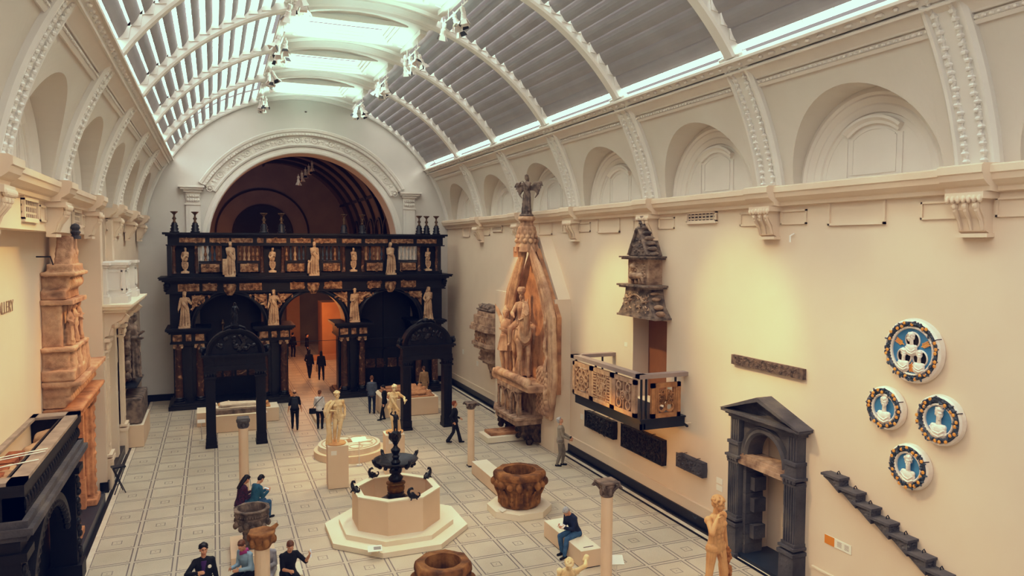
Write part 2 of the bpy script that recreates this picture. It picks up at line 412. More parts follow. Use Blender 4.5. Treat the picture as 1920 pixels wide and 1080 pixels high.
# niche back panels with archivolts
def lunette(s,yc,n):
    X=XC+s*8.35; w=MB(); w.box(X-.02*s,X+.2*s,yc-2.3,yc+2.3,9.2,11.8)
    S=-s
    w.arc([(1.93,0),(1.93,S*.16),(1.82,S*.2),(1.76,S*.16),(1.72,S*.17),(1.6,S*.09),(1.56,S*.1),(1.42,S*.07),(1.40,S*.03),(1.3,S*.03),(1.28,0)],(X,yc,NZ),0,PI,'x',40)
    # segmental hood over inner panel
    R=1.0; zc=9.62
    w.arc([(R+.16,0),(R+.16,S*.16),(R+.1,S*.17),(R+.04,S*.1),(R-.02,S*.09),(R-.02,0)],(X,yc,zc),rad(50),rad(130),'x',16)
    w.arc([(R-.1,0),(R-.1,S*.035),(R-.13,S*.035),(R-.13,0)],(X,yc,zc),rad(53),rad(127),'x',14)
    for d in (-.7,.7): w.box(X,X+S*.05,yc+d-.025,yc+d+.025,9.4,zc+.72)
    for d in (-.55,.55): w.box(X,X+S*.035,yc+d-.015,yc+d+.015,9.55,zc+.7)
    w.box(X,X+S*.035,yc-.55,yc+.55,9.55,9.58)
    return struct('window_%d'%n,w,TRIMW)
n=1
for a,b in zip(RIBS,RIBS[1:]):
    yc=(a+b)/2
    if yc<5: continue
    lunette(1,yc,n); lunette(-1,yc,n+10); n+=1
# horizontal mouldings under the glass
def hmould(s,name):
    w=MB()
    def pr(t0,t1,n0,n1):
        P=[ell(rad(t0),.02),ell(rad(t0),-n0),ell(rad(t1),-n1),ell(rad(t1),.02)]
        P=[(x if s>0 else 2*XC-x,z) for x,z in P]; w.prism(P,'y',-2,YE)
    pr(27.5,28.1,.05,.07); pr(28.1,28.7,.04,.05); pr(29.0,29.3,.06,.06)
    pr(29.3,31.3,.06,.16); pr(31.3,31.6,.24,.24); pr(31.9,33.4,.16,.2); pr(33.4,33.8,.28,.26)
    # running ornament
    for y in [i*.13 for i in range(30,316)]:
        x,z=ell(rad(28.4),-.07); w.blob((x if s>0 else 2*XC-x,y,z),(.03,.045,.035),n=5,m=3)
    for i,y in enumerate([i*.35 for i in range(12,117)]):
        x,z=ell(rad(32.6),-.19); w.blob((x if s>0 else 2*XC-x,y,z),(.06,.11 if i%2 else .07,.05),n=6,m=4)
    return struct(name,w,TRIMW)
hmould(1,'trim_42'); hmould(-1,'trim_43')
# ribs
random.seed(3)
for i,Y in enumerate(RIBS):
    if Y<0: continue
    w=MB(); hw=.42 if i<len(RIBS)-1 else .15
    for t0,t1 in ((9.3,34.2),(145.8,170.7)):
        esweep(w,[(.03,-hw),(-.1,-hw),(-.16,-hw+.06),(-.16,-hw+.12),(-.11,-hw+.15),(-.11,hw-.15),(-.16,hw-.12),(-.16,hw-.06),(-.1,hw),(.03,hw)],rad(t0),rad(t1),20,Y)
        if hw>.3:
            k=0
            for t in [t0+.6+.36*j for j in range(66)]:
                if t>t1-.5: break
                k+=1
                for sy in (-.17,.17):
                    x,z=ell(rad(t),-.13); q=.035 if k%3 else .065
                    w.blob((x,Y+sy+random.uniform(-.02,.02),z),(q,q*1.1,.05),n=5,m=4)
    hw2=.19 if hw>.3 else .12
    esweep(w,[(.12,-hw2),(-.1,-hw2),(-.16,-hw2+.05),(-.16,hw2-.05),(-.1,hw2),(.12,hw2)],rad(34),rad(146),60,Y)
    esweep(w,[(.5,-.07),(.1,-.07),(.1,.07),(.5,.07)],rad(34),rad(146),60,Y)
    for t in [37.2+2.9*j for j in range(12)]:
        for q in (t,180-t):
            x,z=ell(rad(q),-.02); s=1 if q<90 else -1
            for dy in (-hw2-.04,hw2): w.prism([(x,z-.06),(x+s*.3,z-.1),(x,z+.34),(x-s*.06,z+.34)],'y',Y+dy,Y+dy+.04)
    struct('trim_%d'%(50+i),w,RIBM)
# louvre banks and roof glass
TS=[37.2+2.98*j for j in range(12)]
n=60
for a,b in zip(RIBS,RIBS[1:]):
    if b<4: continue
    for s in (1,-1):
        w=MB()
        for t in TS:
            x,z=ell(rad(t),.12); x=XC+s*(x-XC)
            d=V((-s*.5,.866)); nn=V((-d.y,d.x)); L=.265 if s>0 else .2; P=[]
            for k in range(7): u=-1+2*k/6; P.append((x+d.x*L*u+nn.x*.055*(1-u*u),z+d.y*L*u+nn.y*.055*(1-u*u)))
            for k in range(5): u=1-2*(k+1)/6; P.append((x+d.x*L*u-nn.x*.03*(1-u*u),z+d.y*L*u-nn.y*.03*(1-u*u)))
            w.prism(P,'y',a+.2,b-.2 if b<41 else b)
        o=struct('trim_%d'%n,w,LOUV); n+=1
w=MB()
for s in (1,-1):
    pts=[ell(rad(33.4+40*k/16),.62) for k in range(17)]
    for p,q in zip(pts,pts[1:]):
        w.add([(XC+s*(p[0]-XC),-2,p[1]),(XC+s*(q[0]-XC),-2,q[1]),(XC+s*(q[0]-XC),YE,q[1]),(XC+s*(p[0]-XC),YE,p[1])],[(0,1,2,3)])
struct('window_21',w,GLASS)
w=MB()
for s in (1,-1):
    for y in [2+.875*k for k in range(45)]:
        pts=[(XC+s*(ell(rad(34+39*k/8),.5)[0]-XC),y,ell(rad(34+39*k/8),.5)[1]) for k in range(9)]
        w.tube(pts,.02,4)
struct('window_22',w,RIBM)
# crown: white coffers with laylights
w=MB(); g=MB(); m=MB()
def cs(y0,y1,t0,t1,n=8,off=.06):
    pts=[ell(rad(t0+(t1-t0)*k/n),off) for k in range(n+1)]
    for p,q in zip(pts,pts[1:]): w.add([(p[0],y0,p[1]),(q[0],y0,q[1]),(q[0],y1,q[1]),(p[0],y1,p[1])],[(0,1,2,3)])
for a,b in zip(RIBS,RIBS[1:]):
    if b<4: continue
    yc=(a+b)/2; o0,o1=yc-1.25,yc+1.15
    cs(a,o0,72,108); cs(o1,b,72,108); cs(o0,o1,72,77.5,3); cs(o0,o1,102.5,108,3)
    x0,z0=ell(rad(77.5),.06); x1=2*XC-x0
    for k,(e,h) in enumerate(((0,.12),(.09,.2),(.18,.3),(.27,.4))):
        hh=h-(.12 if k==0 else .1)-.05
        zz=z0+.02+hh
        for bx in ((x0-e+.0,x0-e-.1,o0,o1),(x1+e,x1+e+.1,o0,o1)): m.box(bx[0],bx[1],bx[2]+e,bx[3]-e,zz-.04,zz+.12)
        for by in ((o0+e-.1,o0+e),(o1-e,o1-e+.1)): m.box(x1+e-.1,x0-e+.1,by[0],by[1],zz-.04,zz+.12)
    for yy in (o0,o1): m.prism([(x1,z0)]+[ell(rad(102.5-25*k/8),.06) for k in range(9)],'y',yy-.03,yy+.03)
    g.box(x1+.2,x0-.2,o0+.2,o1-.2,z0+.45,z0+.5)
    for yy in (a+.55,b-.6): esweep(m,[(.08,-.12),(-.05,-.08),(-.05,.0),(0,.06),(.08,.12)],rad(72),rad(108),16,yy)
    for s in (1,-1):
        x,z=ell(rad(73),.0); x=XC+s*(x-XC); m.box(x-.12,x+.12,o0-.3,o1+.3,z-.08,z+.08)
struct('ceiling',w,RIBM); struct('trim_90',m,RIBM); struct('window_23',g,GLASS)
# --- end wall with great arch
w=MB(); AZ=8.0; AR=4.95; NA=64
for i in range(NA):
    a0,a1=PI*i/NA,PI*(i+1)/NA
    P=[]
    for a in (a0,a1):
        c,s=math.cos(a),math.sin(a); P.append((XC+AR*c,YE,AZ+AR*s)); P.append((XC+8.4*c,YE,AZ+8.2*s))
    w.add([P[0],P[1],P[3],P[2]],[(0,1,2,3)])
w.box(XC+AR,13.1,YE,YE+1.4,0,AZ); w.box(-4.6,XC-AR,YE,YE+1.4,0,AZ)
w.arc([(AR,0),(AR+.3,0),(AR+.3,1.4),(AR,1.4)],(XC,YE,AZ),0,PI,'y',64)
struct('wall_end',w,ENDW)
w=MB(); c=(XC,YE,AZ)
w.arc([(4.95,.02),(4.95,-.06),(5.0,-.1),(5.1,-.1),(5.14,-.05),(5.3,-.05),(5.32,.02)],c,0,PI,'y',64)
A0=rad(31)
w.arc([(5.32,.02),(5.32,-.12),(5.4,-.16),(5.46,-.12),(5.86,-.12),(5.9,-.2),(6.06,-.22),(6.1,-.3),(6.22,-.34),(6.26,-.3),(6.28,.02)],c,A0,PI-A0,'y',60)
for k in range(75):
    a=A0+(PI-2*A0)*(k+.5)/75; r=5.95; u=V((math.cos(a),0,math.sin(a)))
    w.obox(V(c)+u*r+V((0,-.27,0)),u,(0,1,0),u.cross(V((0,1,0))),.045,.05,.055)
for k in range(53):
    a=A0+(PI-2*A0)*k/52; u=V((math.cos(a),0,math.sin(a))); p=V(c)+u*5.66+V((0,-.13,0))
    if k%4==0:
        R_=Matrix.Rotation(PI/2,3,'X'); w.arc([(.12,-.02),(.15,-.05),(.17,0)],p+V((0,.01,0)),0,2*PI,'y',12); w.blob(p,(.06,.04,.06),n=6,m=4)
    else:
        w.blob(p+V((random.uniform(-.04,.04),0,random.uniform(-.04,.04))),(.12,.035,.06),n=6,m=4); w.blob(p+u*.09,(.05,.03,.05),n=5,m=4); w.blob(p-u*.09,(.05,.03,.05),n=5,m=4)
for s in (1,-1):
    def bx(xa,xb,d,z0,z1): w.box(XC+s*xa,XC+s*xb,YE-d,YE+.02,z0,z1)
    bx(5.1,6.35,.42,10.93,11.03); bx(5.15,6.25,.34,10.83,10.93); bx(5.25,6.1,.24,10.7,10.83)
    bx(5.32,6.0,.14,8.0,10.7); bx(5.45,5.85,.18,8.2,10.0); bx(5.3,6.05,.2,10.05,10.12)
    for i in range(5):
        w.blob((XC+s*(5.42+.12*i),YE-.18,10.3),(.08,.06,.1),n=6,m=4); w.blob((XC+s*(5.42+.12*i),YE-.2,10.5),(.06,.06,.06),n=6,m=4)
struct('trim_91',w,TRIMW)
# ceiling camera dome on the end wall
tag(MB().lathe([(.03,0),(.06,.02),(.06,.05)],(4.72,YE-.06,15.15),10).build('smoke_detector',GREYV),'tiny round dark detector near the crown of the end wall','detector')
struct('baseboard_end',MB().box(9.65,RW,YE-.08,YE,0,.34).box(-4.05,-.25,YE-.08,YE,0,.34),SKIRT)
# --- second gallery beyond
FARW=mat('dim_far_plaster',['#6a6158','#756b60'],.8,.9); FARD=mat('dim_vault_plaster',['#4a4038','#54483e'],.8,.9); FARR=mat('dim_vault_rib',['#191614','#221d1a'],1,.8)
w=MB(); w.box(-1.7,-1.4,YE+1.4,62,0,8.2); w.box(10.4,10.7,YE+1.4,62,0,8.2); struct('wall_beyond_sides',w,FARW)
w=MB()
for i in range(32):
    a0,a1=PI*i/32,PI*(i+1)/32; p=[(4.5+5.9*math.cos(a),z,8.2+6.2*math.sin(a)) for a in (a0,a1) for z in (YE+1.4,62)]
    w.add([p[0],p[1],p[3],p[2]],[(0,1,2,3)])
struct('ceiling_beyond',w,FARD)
w=MB()
for y in (44.5,47.2,49.9,52.6,55.3,58):
    w.arc([(5.92,-.14),(5.7,-.14),(5.7,.14),(5.92,.14)],(4.5,y,8.2),0,PI,'y',40,sz=1.045)
for y in (45.8,48.5,51.2,53.9,56.6):
    for s in (0,1):
        w.arc([(.95,-.05),(1.1,-.05),(1.1,.05),(.95,.05)],((10.1 if s else -1.1),y,8.75),0,PI,'x',16)
w.box(10.1,10.4,YE+1.4,62,8.0,8.3); w.box(-1.4,-1.1,YE+1.4,62,8.0,8.3); w.box(9.55,9.7,YE+1.4,62,11.1,11.25)
for k in range(5): z=8.2+6.2*math.sin(rad(50+8*k)); x=4.5-5.9*math.cos(rad(50+8*k)); w.box(x-.05,x+.05,YE+1.4,62,z-.2,z-.1)
struct('trim_92',w,FARR)
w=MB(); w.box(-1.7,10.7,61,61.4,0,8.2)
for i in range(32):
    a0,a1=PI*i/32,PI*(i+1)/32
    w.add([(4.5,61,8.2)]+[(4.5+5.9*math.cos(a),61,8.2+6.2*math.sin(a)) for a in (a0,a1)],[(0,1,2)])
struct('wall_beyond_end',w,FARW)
w=MB(); w.arc([(3.4,0),(3.4,-.1),(3.55,-.1),(3.55,0)],(3.6,61,8.9),0,PI,'y',32); w.arc([(2.2,0),(2.2,-.1),(2.3,-.1),(2.3,0)],(3.6,61,8.9),0,PI,'y',32)
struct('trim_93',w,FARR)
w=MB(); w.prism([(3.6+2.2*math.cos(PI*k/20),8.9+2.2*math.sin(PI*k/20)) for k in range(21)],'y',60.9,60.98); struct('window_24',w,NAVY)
# partition walls seen through the screen's doorway
w=MB(); w.box(6.9,8.2,52.3,54.5,0,4.0); w.box(5.2,6.2,60,60.9,0,6)
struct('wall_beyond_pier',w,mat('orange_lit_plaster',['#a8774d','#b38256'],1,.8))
struct('trim_94',MB().box(5.9,8.4,51.9,52.3,0,.35),mat('step_stone','#b98a62'))
# wall piers behind the big tomb
w=MB(); w.box(12.0,RW,25.2,31.6,0,5.95)
w.prism([(25.25,5.95),(31.5,5.95),(28.6,8.35),(27.0,8.35)],'x',12.15,RW)
struct('wall_right_pier',w,WALLC)
# ================================================================== FIGURES
def ik(A,T,a,b,pole):
    A,T=V(A),V(T); d=T-A; L=min(d.length,(a+b)*.999); t=d.normalized(); T=A+t*L
    x=(a*a-b*b+L*L)/(2*L); h=math.sqrt(max(a*a-x*x,0)); p=V(pole); p=p-t*p.dot(t)
    if p.length<1e-5: p=t.orthogonal()
    return A+t*x+p.normalized()*h, T
class Fig:
    """articulated figure, faces -Y, feet at z=0, 1.75 m"""
    def __init__(s,pelvis=(0,0,.93),lean=0,side=0,head=(0,0),lh=(.26,-.05,.78),rh=(-.26,-.05,.78),lf=(.1,0,0),rf=(-.1,0,0),
                 lk=(0.1,-1,0),rk=(-.1,-1,0),le=(.3,1,-.2),re=(-.3,1,-.2),w=1.0,twist=0,hip=0):
        s.P=V(pelvis); s.w=w
        l,sd=rad(lean),rad(side); s.up=V((math.sin(sd),-math.sin(l),math.cos(l)*math.cos(sd))).normalized()
        tw=rad(twist); s.rx=V((math.cos(tw),math.sin(tw),0)); s.rx=(s.rx-s.up*s.rx.dot(s.up)).normalized(); s.fw=s.up.cross(s.rx)*-1   # forward (-Y)
        s.fw=V((s.rx.y,-s.rx.x,0)); s.fw=(s.fw-s.up*s.fw.dot(s.up)).normalized()
        s.sh=[s.P+s.up*.46+s.rx*(.162*w)*k for k in (1,-1)]
        s.hp=[s.P+V((.09*k,0,-.02)) for k in (1,-1)]
        s.neck=s.P+s.up*.53
        s.arm=[]; 
        for k,(h,e) in enumerate(((lh,le),(rh,re))):
            el,ha=ik(s.sh[k],h,.29,.25,e); s.arm.append((s.sh[k],el,ha))
        s.leg=[]
        for k,(f,kk) in enumerate(((lf,lk),(rf,rk))):
            an=V(f)+V((0,.0,.08)); kn,an=ik(s.hp[k],an,.43,.42,kk); s.leg.append((s.hp[k],kn,an))
        hp,hy=rad(head[0]),rad(head[1])
        Hy=Matrix.Rotation(hy,3,s.up); f=Hy@s.fw; r=Hy@s.rx
        Rp=Matrix.Rotation(hp,3,r); s.hf=Rp@f; s.hu=Rp@s.up; s.hr=r
        s.hc=s.neck+s.up*.06+s.hu*.115+s.hf*.02
        s.HR=Matrix((s.hr,-s.hf,s.hu)).transposed()   # local x=right.. y=back z=up
        s.feet=[]
        for k in (0,1):
            d=V(((lk,rk)[k][0],(lk,rk)[k][1],0)).normalized(); d=(d*.5+V((0,-1,0))*.5).normalized(); s.feet.append(d)
    def hp_(s,x,y,z): return s.hc+s.HR@V((x,y,z))
    def torso(s,mb,e=0,top=1.0,low=0):
        w=s.w; U,R,F=s.up,s.rx,s.fw; P=s.P; ring=lambda h,rx,ry,o=0:(P+U*h+F*o,R*(rx*w+e),F*(ry+e))
        rs=[ring(-.12,.10,.08),ring(-.07,.155,.11,-.01),ring(.02,.165,.115,-.01),ring(.12,.14,.1),ring(.2,.135,.098),ring(.3,.155,.112,.01),ring(.38,.17,.115,.01),ring(.45,.165,.1),ring(.495,.12,.08),ring(.53,.07,.06)]
        if low: rs=[ring(-.1,.165,.115),ring(-.095,.17,.12)]+rs[2:]
        mb.loft(rs,16)
        for k in (0,1): mb.blob(s.sh[k],.05+e,n=10); mb.cap(s.sh[k],s.P+s.up*.51,.045+e,.04+e,8)
    def legs(s,mb,e=0,upto=1.0,flare=0):
        for (a,b,c) in s.leg:
            mb.cap(a,a.lerp(b,.5),.088+e,.075+e,12); mb.cap(a.lerp(b,.5),b,.075+e,.056+e,12)
            if upto>.5: mb.cap(b,b.lerp(c,.35),.055+e,.057+e,12); mb.cap(b.lerp(c,.35),c,.057+e,.036+e+flare,12)
        mb.cap(s.hp[0],s.hp[1],.1+e,.1+e,12)
    def foot(s,mb,e=0,which=(0,1)):
        for k in which:
            c=s.leg[k][2]; d=s.feet[k]; lo=V((c.x,c.y,c.z-.045))
            mb.cap(lo-d*.035,lo+d*.14+V((0,0,-.005)),.036+e,.03+e,8); mb.cap(c,lo+d*.03,.035+e,.035+e,8); mb.blob(lo+d*.12,(.04+e,.05,.024),n=8)
    def arms(s,mb,e=0,upto=1.0):
        for (a,b,c) in s.arm:
            mb.cap(a,b,.052+e,.042+e,10)
            if upto>=.5: mb.cap(b,b.lerp(c,min(1,(upto-.5)*2)),.043+e,.03+e,10)
    def hands(s,mb,grip=.5):
        for k in (0,1):
            a,b,c=s.arm[k]; d=(c-b).normalized(); sd=s.rx*(1 if k==0 else -1)
            pn=-sd+d*sd.dot(d); pn=(pn if pn.length>.2 else s.fw).normalized(); ac=d.cross(pn).normalized()
            mb.loft([(c-d*.02,ac*.026,pn*.02),(c+d*.03,ac*.036,pn*.018),(c+d*.085,ac*.04,pn*.014),(c+d*.1,ac*.036,pn*.01)],8)
            for j in range(4):
                r=c+d*.088+ac*(-.03+.02*j); L=(.07,.08,.075,.058)[j]; q=r+d*L*.5+pn*L*.15*grip; mb.cap(r,q,.0095,.009,6); mb.cap(q,q+(d*(1-.7*grip)+pn*grip).normalized()*L*.5,.009,.008,6)
            th=c+d*.03-ac*.03; q=th+(d*.6-ac*.7+pn*.3).normalized()*.045; mb.cap(th,q,.012,.011,6); mb.cap(q,q+(d*.9-ac*.2+pn*.4).normalized()*.03,.011,.009,6)
    def headm(s,mb,nose=1):
        mb.cap(s.neck-s.up*.03,s.hp_(0,.015,-.06),.055,.05,12)
        b=lambda p,r,n=12:mb.blob(s.hp_(*p),r,s.HR,n,8)
        b((0,.012,.035),(.073,.092,.085)); b((0,-.028,-.03),(.058,.062,.075)); b((0,-.055,-.085),(.033,.032,.028),8)
        mb.cap(s.hp_(0,-.082,.012),s.hp_(0,-.108,-.028),.009,.015,6); b((0,-.078,.03),(.05,.018,.012),8)
        b((0,-.088,-.058),(.024,.012,.009),6); b((0,-.086,-.067),(.02,.011,.008),6)
        for k in (1,-1): b((.074*k,.01,-.005),(.012,.022,.033),6); b((.04*k,-.06,-.025),(.025,.025,.025),6)
    def hair(s,mb,long=0,e=0,curls=0,seed=1,bald=0):
        b=lambda p,r,n=12:mb.blob(s.hp_(*p),r,s.HR,n,8)
        if not bald: b((0,.024,.052),(.084+e,.098+e,.085+e)); b((0,.06,.0),(.075+e,.06,.08)); b((0,-.045,.098),(.055,.035,.028),8)
        else: b((0,.05,.0),(.08,.055,.05))
        if long:
            mb.loft([(s.hp_(0,.03,.08),s.hr*.075,s.hf*.08),(s.hp_(0,.055,-.02),s.hr*.088,s.hf*.07),(s.hp_(0,.075,-.12),s.hr*.09,s.hf*.05),(s.hp_(0,.08,-.12-long),s.hr*.07,s.hf*.035)],12)
        if curls:
            rn=random.Random(seed)
            for i in range(curls):
                t=rn.uniform(0,2*PI); u=rn.uniform(-.15,1); rr=math.sqrt(1-u*u) if u<1 else 0
                p=(.085*rr*math.cos(t),.02+.1*rr*math.sin(t),.045+.09*u)
                if p[1]<-.05 and p[2]<.075: continue
                b(p,(.022,.022,.02),6)
def eyes(F,par):
    for k in (1,-1): MB().blob(F.hp_(.03*k,-.079,.012),(.012,.006,.006),F.HR,6,4).build('eye',BLACKP,par)
def person(label,x,y,rz,F,top=BLKC,legs=NAVC,hair=HAIRD,shoes=BLKC,sleeve=1.0,long=0,coat=0,bald=0,vox=.013,z=0,s=1,group=None,flare=0,eye=False,hcurl=0):
    t=thing('person',label,'person',(x,y,z),rz,group); t.scale=(s,)*3
    m=MB(); F.torso(m,-.004); F.arms(m); F.legs(m); F.foot(m,-.006); F.headm(m); F.hands(m)
    body=m.build('body',SKIN,t,vox=vox*.8,sm=1)
    m=MB(); F.torso(m,.02,low=1); F.arms(m,.013,sleeve)
    if coat:
        a,b=F.P,F.P-V((0,0,coat)); m.loft([(F.P+F.up*.15,F.rx*.165,F.fw*.13),(a,F.rx*.19,F.fw*.15),(b,F.rx*.21,F.fw*.17)],14)
    m.build('jacket' if sleeve>.9 else 'shirt',top,t,vox=vox,rough=.012)
    m=MB(); F.legs(m,.013,flare=flare); m.build('trousers',legs,t,vox=vox,rough=.008)
    for k in (0,1):
        m=MB(); F.foot(m,.006,(k,)); m.build('shoe',shoes,t,vox=vox)
    if hair: m=MB(); F.hair(m,long,bald=bald,curls=hcurl); m.build('hair',hair,body,vox=.013,rough=.008)
    if eye: eyes(F,body)
    return t
def nude(F,mb,curls=40,seed=1):
    F.torso(mb,.002); F.arms(mb,.004); F.legs(mb,.004); F.foot(mb,-.004); F.headm(mb); F.hands(mb,.6); F.hair(mb,0,-.008,curls=curls,seed=seed)
    P,U,R,W=F.P,F.up,F.rx,F.fw
    for k in (1,-1):
        mb.blob(P+U*.37+R*.075*k+W*.095,(.078,.045,.055),n=10)      # chest
        mb.blob(F.sh[0 if k==1 else 1]+R*.01*k,(.07,.065,.07),n=10)
        for j in range(3): mb.blob(P+U*(.11+.075*j)+R*.038*k+W*(.088+.006*j),(.032,.022,.036),n=8)
        mb.blob(P+R*.075*k-W*.06-U*.05,(.085,.08,.1),n=10)
    mb.cap(P-U*.1+W*.1,P-U*.15+W*.11,.022,.02,8)
def folds(mb,P,Q,n,r,rn,sag=.0,wid=.2,R=V((1,0,0))):
    for i in range(n):
        u=(i/(n-1)-.5)*2*wid if n>1 else 0
        a=V(P)+R*u*.6; b=V(Q)+R*u*1.1; mb.tube([a,a.lerp(b,.35)+V((rn.uniform(-.02,.02),-sag,0)),a.lerp(b,.7)+V((rn.uniform(-.03,.03),-sag*.6,0)),b],[r*.7,r,r*1.1,r*1.2],6)
def robed(mb,h=1.7,seed=1,child=False,crown=False,half=False,sway=.03,beard=False,veil=False,arms=None,hold=None):
    """draped standing figure"""
    rn=random.Random(seed); k=h/1.75
    old=mb.M; mb.M=(old or Matrix())@Matrix.Scale(k,4)
    A=arms or rn.choice([dict(lh=(.12,-.2,1.15),rh=(-.2,-.16,1.0)),dict(lh=(.24,-.1,.85),rh=(-.05,-.22,1.25)),dict(lh=(.05,-.22,1.22),rh=(-.1,-.22,1.1)),dict(lh=(.2,-.25,1.3),rh=(-.25,-.06,.85))])
    F=Fig(pelvis=(sway,0,.93),lf=(.11,-.04,0),rf=(-.1,.02,0),head=(8,rn.uniform(-25,25)),**A)
    F.torso(mb,.015); F.arms(mb,.018); F.headm(mb); F.hands(mb,.6); F.foot(mb,.01)
    F.hair(mb,.06 if not crown else .1,curls=14,seed=seed)
    if crown: mb.lathe([(.085,.06),(.1,.13),(.085,.13),(.07,.09)],tuple(F.hc),10)
    if veil: mb.loft([(F.hp_(0,.02,.1),F.hr*.09,F.hf*.1),(F.hp_(0,.05,0),F.hr*.115,F.hf*.09),(F.hp_(0,.08,-.16),F.hr*.16,F.hf*.09)],12)
    if beard: mb.cap(F.hp_(0,-.07,-.08),F.hp_(0,-.08,-.15),.04,.025,8)
    if half: zb=.75
    else: zb=.03
    ph=rn.uniform(0,6)
    mb.lathe([(.15,1.0),(.175,.9),(.185,.7),(.2,.35),(.235,zb if not half else .6)] if not half else [(.15,1.05),(.17,.9),(.1,.7)],(sway*.7,0,0),28,fold=(.2,9,ph,[.1,.5,1,1.3,1.5]),sy=.78)
    # cloak over one shoulder and sweeping folds
    sgn=rn.choice((1,-1))
    for i in range(6):
        u=i/5; mb.tube([F.sh[0 if sgn>0 else 1]+V((0,.02-.05*u,.03-.02*u)),V((sgn*(.02-.0*u),-.13-.02*u,1.22-.14*u)),V((-sgn*.15,-.12,1.02-.15*u)),V((-sgn*(.2-.05*u),-.04,.86-.22*u))],[.03,.04,.04,.025],6)
    if not half:
        for i in range(5): x=-sgn*(.2-.035*i); mb.tube([(x,-.06,.95),(x*1.1,-.1,.6),(x*1.2,-.1,.2)],[.03,.035,.04],6)
    if child: mb.cap((sgn*.17,-.16,1.25),(sgn*.17,-.17,1.42),.06,.05,8); mb.blob((sgn*.16,-.18,1.52),.06,n=8); mb.cap((sgn*.15,-.2,1.35),(sgn*.05,-.22,1.3),.025,.02,6); mb.cap((sgn*.17,-.16,1.22),(sgn*.1,-.25,1.08),.035,.025,6)
    if hold=='book': mb.box(-.1,.08,-.27,-.22,1.0,1.2)
    if hold=='slab': mb.box(-.36,-.14,-.16,-.02,.03,.86)
    if hold=='putto': 
        mb.cap((-.3,-.06,.1),(-.28,-.06,.4),.07,.06,8); mb.cap((-.28,-.06,.4),(-.27,-.05,.6),.075,.06,8); mb.blob((-.27,-.06,.72),.07,n=8); mb.cap((-.26,-.1,.58),(-.15,-.14,.75),.028,.02,6)
    if half:   # shield in front
        mb.prism([(-.22,.72),(.22,.72),(.24,.5),(.17,.25),(0,.08),(-.17,.25),(-.24,.5)],'y',-.2,-.1)
        mb.blob((0,-.2,.45),(.1,.04,.14),n=8)
        mb.lathe([(.2,0),(.2,.06),(.1,.12),(.08,.2)],(0,-.05,0),12)
    mb.M=old
    return F
def statue(name,label,cat,loc,rz,m,h,seed,vox=.03,rough=.02,base=None,group=None,**kw):
    w=MB(); robed(w,h,seed,**kw)
    if base: w.lathe(base,(0,0,0),8 if len(base)<4 else 16)
    t=thing(name,label,cat,loc,rz,group)
    w.build('carved_figure',m,t,vox=vox,rough=rough,sm=1)
    b=MB().box(-.26*h/1.7,.26*h/1.7,-.2,.2,-.06,.03); b.build('base',m,t)
    return t
def relief(mb,O,U,Vv,W,w,h,n,seed,d=.06,big=.12):
    """carved relief: scrolls, limbs and leaves raised from a panel; O lower-left corner, U,V in plane, W outward"""
    rn=random.Random(seed); O,U,Vv,W=V(O),V(U),V(Vv),V(W); R=Matrix((U,Vv,W)).transposed()
    for i in range(n):
        a,b=rn.uniform(.06,.94)*w,rn.uniform(.08,.92)*h; p=O+U*a+Vv*b; q=rn.random(); s=big*rn.uniform(.5,1)
        if q<.45:
            t0=rn.uniform(0,6); pts=[p+(U*math.cos(t0+t*.8)+Vv*math.sin(t0+t*.8))*s*(.35+.12*t)+W*d*.3 for t in range(6)]
            mb.tube(pts,[d*.3,d*.45,d*.5,d*.5,d*.4,d*.2],5)
        elif q<.8:
            th=rn.uniform(0,PI); Rz=Matrix.Rotation(th,3,'Z'); mb.blob(p,(s*.55,s*.25,d),R@Rz,7,4)
        else: mb.blob(p+W*d*.5,(s*.3,s*.3,d),R,7,4)
# ================================================================== ROOD SCREEN
SY=38.9
def X_(px,y=600,Y=SY): return ony(px,y,Y).x
RS=thing('rood_screen','huge black and red marble choir screen with three arches and a balustraded gallery','screen',(XC,SY,0))
def rb(mb,name,m,parent=RS,**k):
    """build at room coordinates, parented to the screen"""
    o=mb.build(name,m,parent,**k); o.location=-V(RS.location) if parent is RS else (0,0,0); return o
PX=[(333,373),(495,531),(645,678),(784,815)]
PIER=[((X_(a)+X_(b))/2) for a,b in PX]; COLX=[(X_(a),X_(b)) for a,b in PX]
ACX=[X_(432),X_(588),X_(732)]
XL,XR=-2.05,11.65
# plinths
for i,c in enumerate(PIER):
    w=MB(); w.box(c-.95,c+.95,SY-.45,SY+2.1,0,.2); w.box(c-.85,c+.85,SY-.37,SY+2.0,.2,.3)
    rb(w,'plinth',NAVY2)
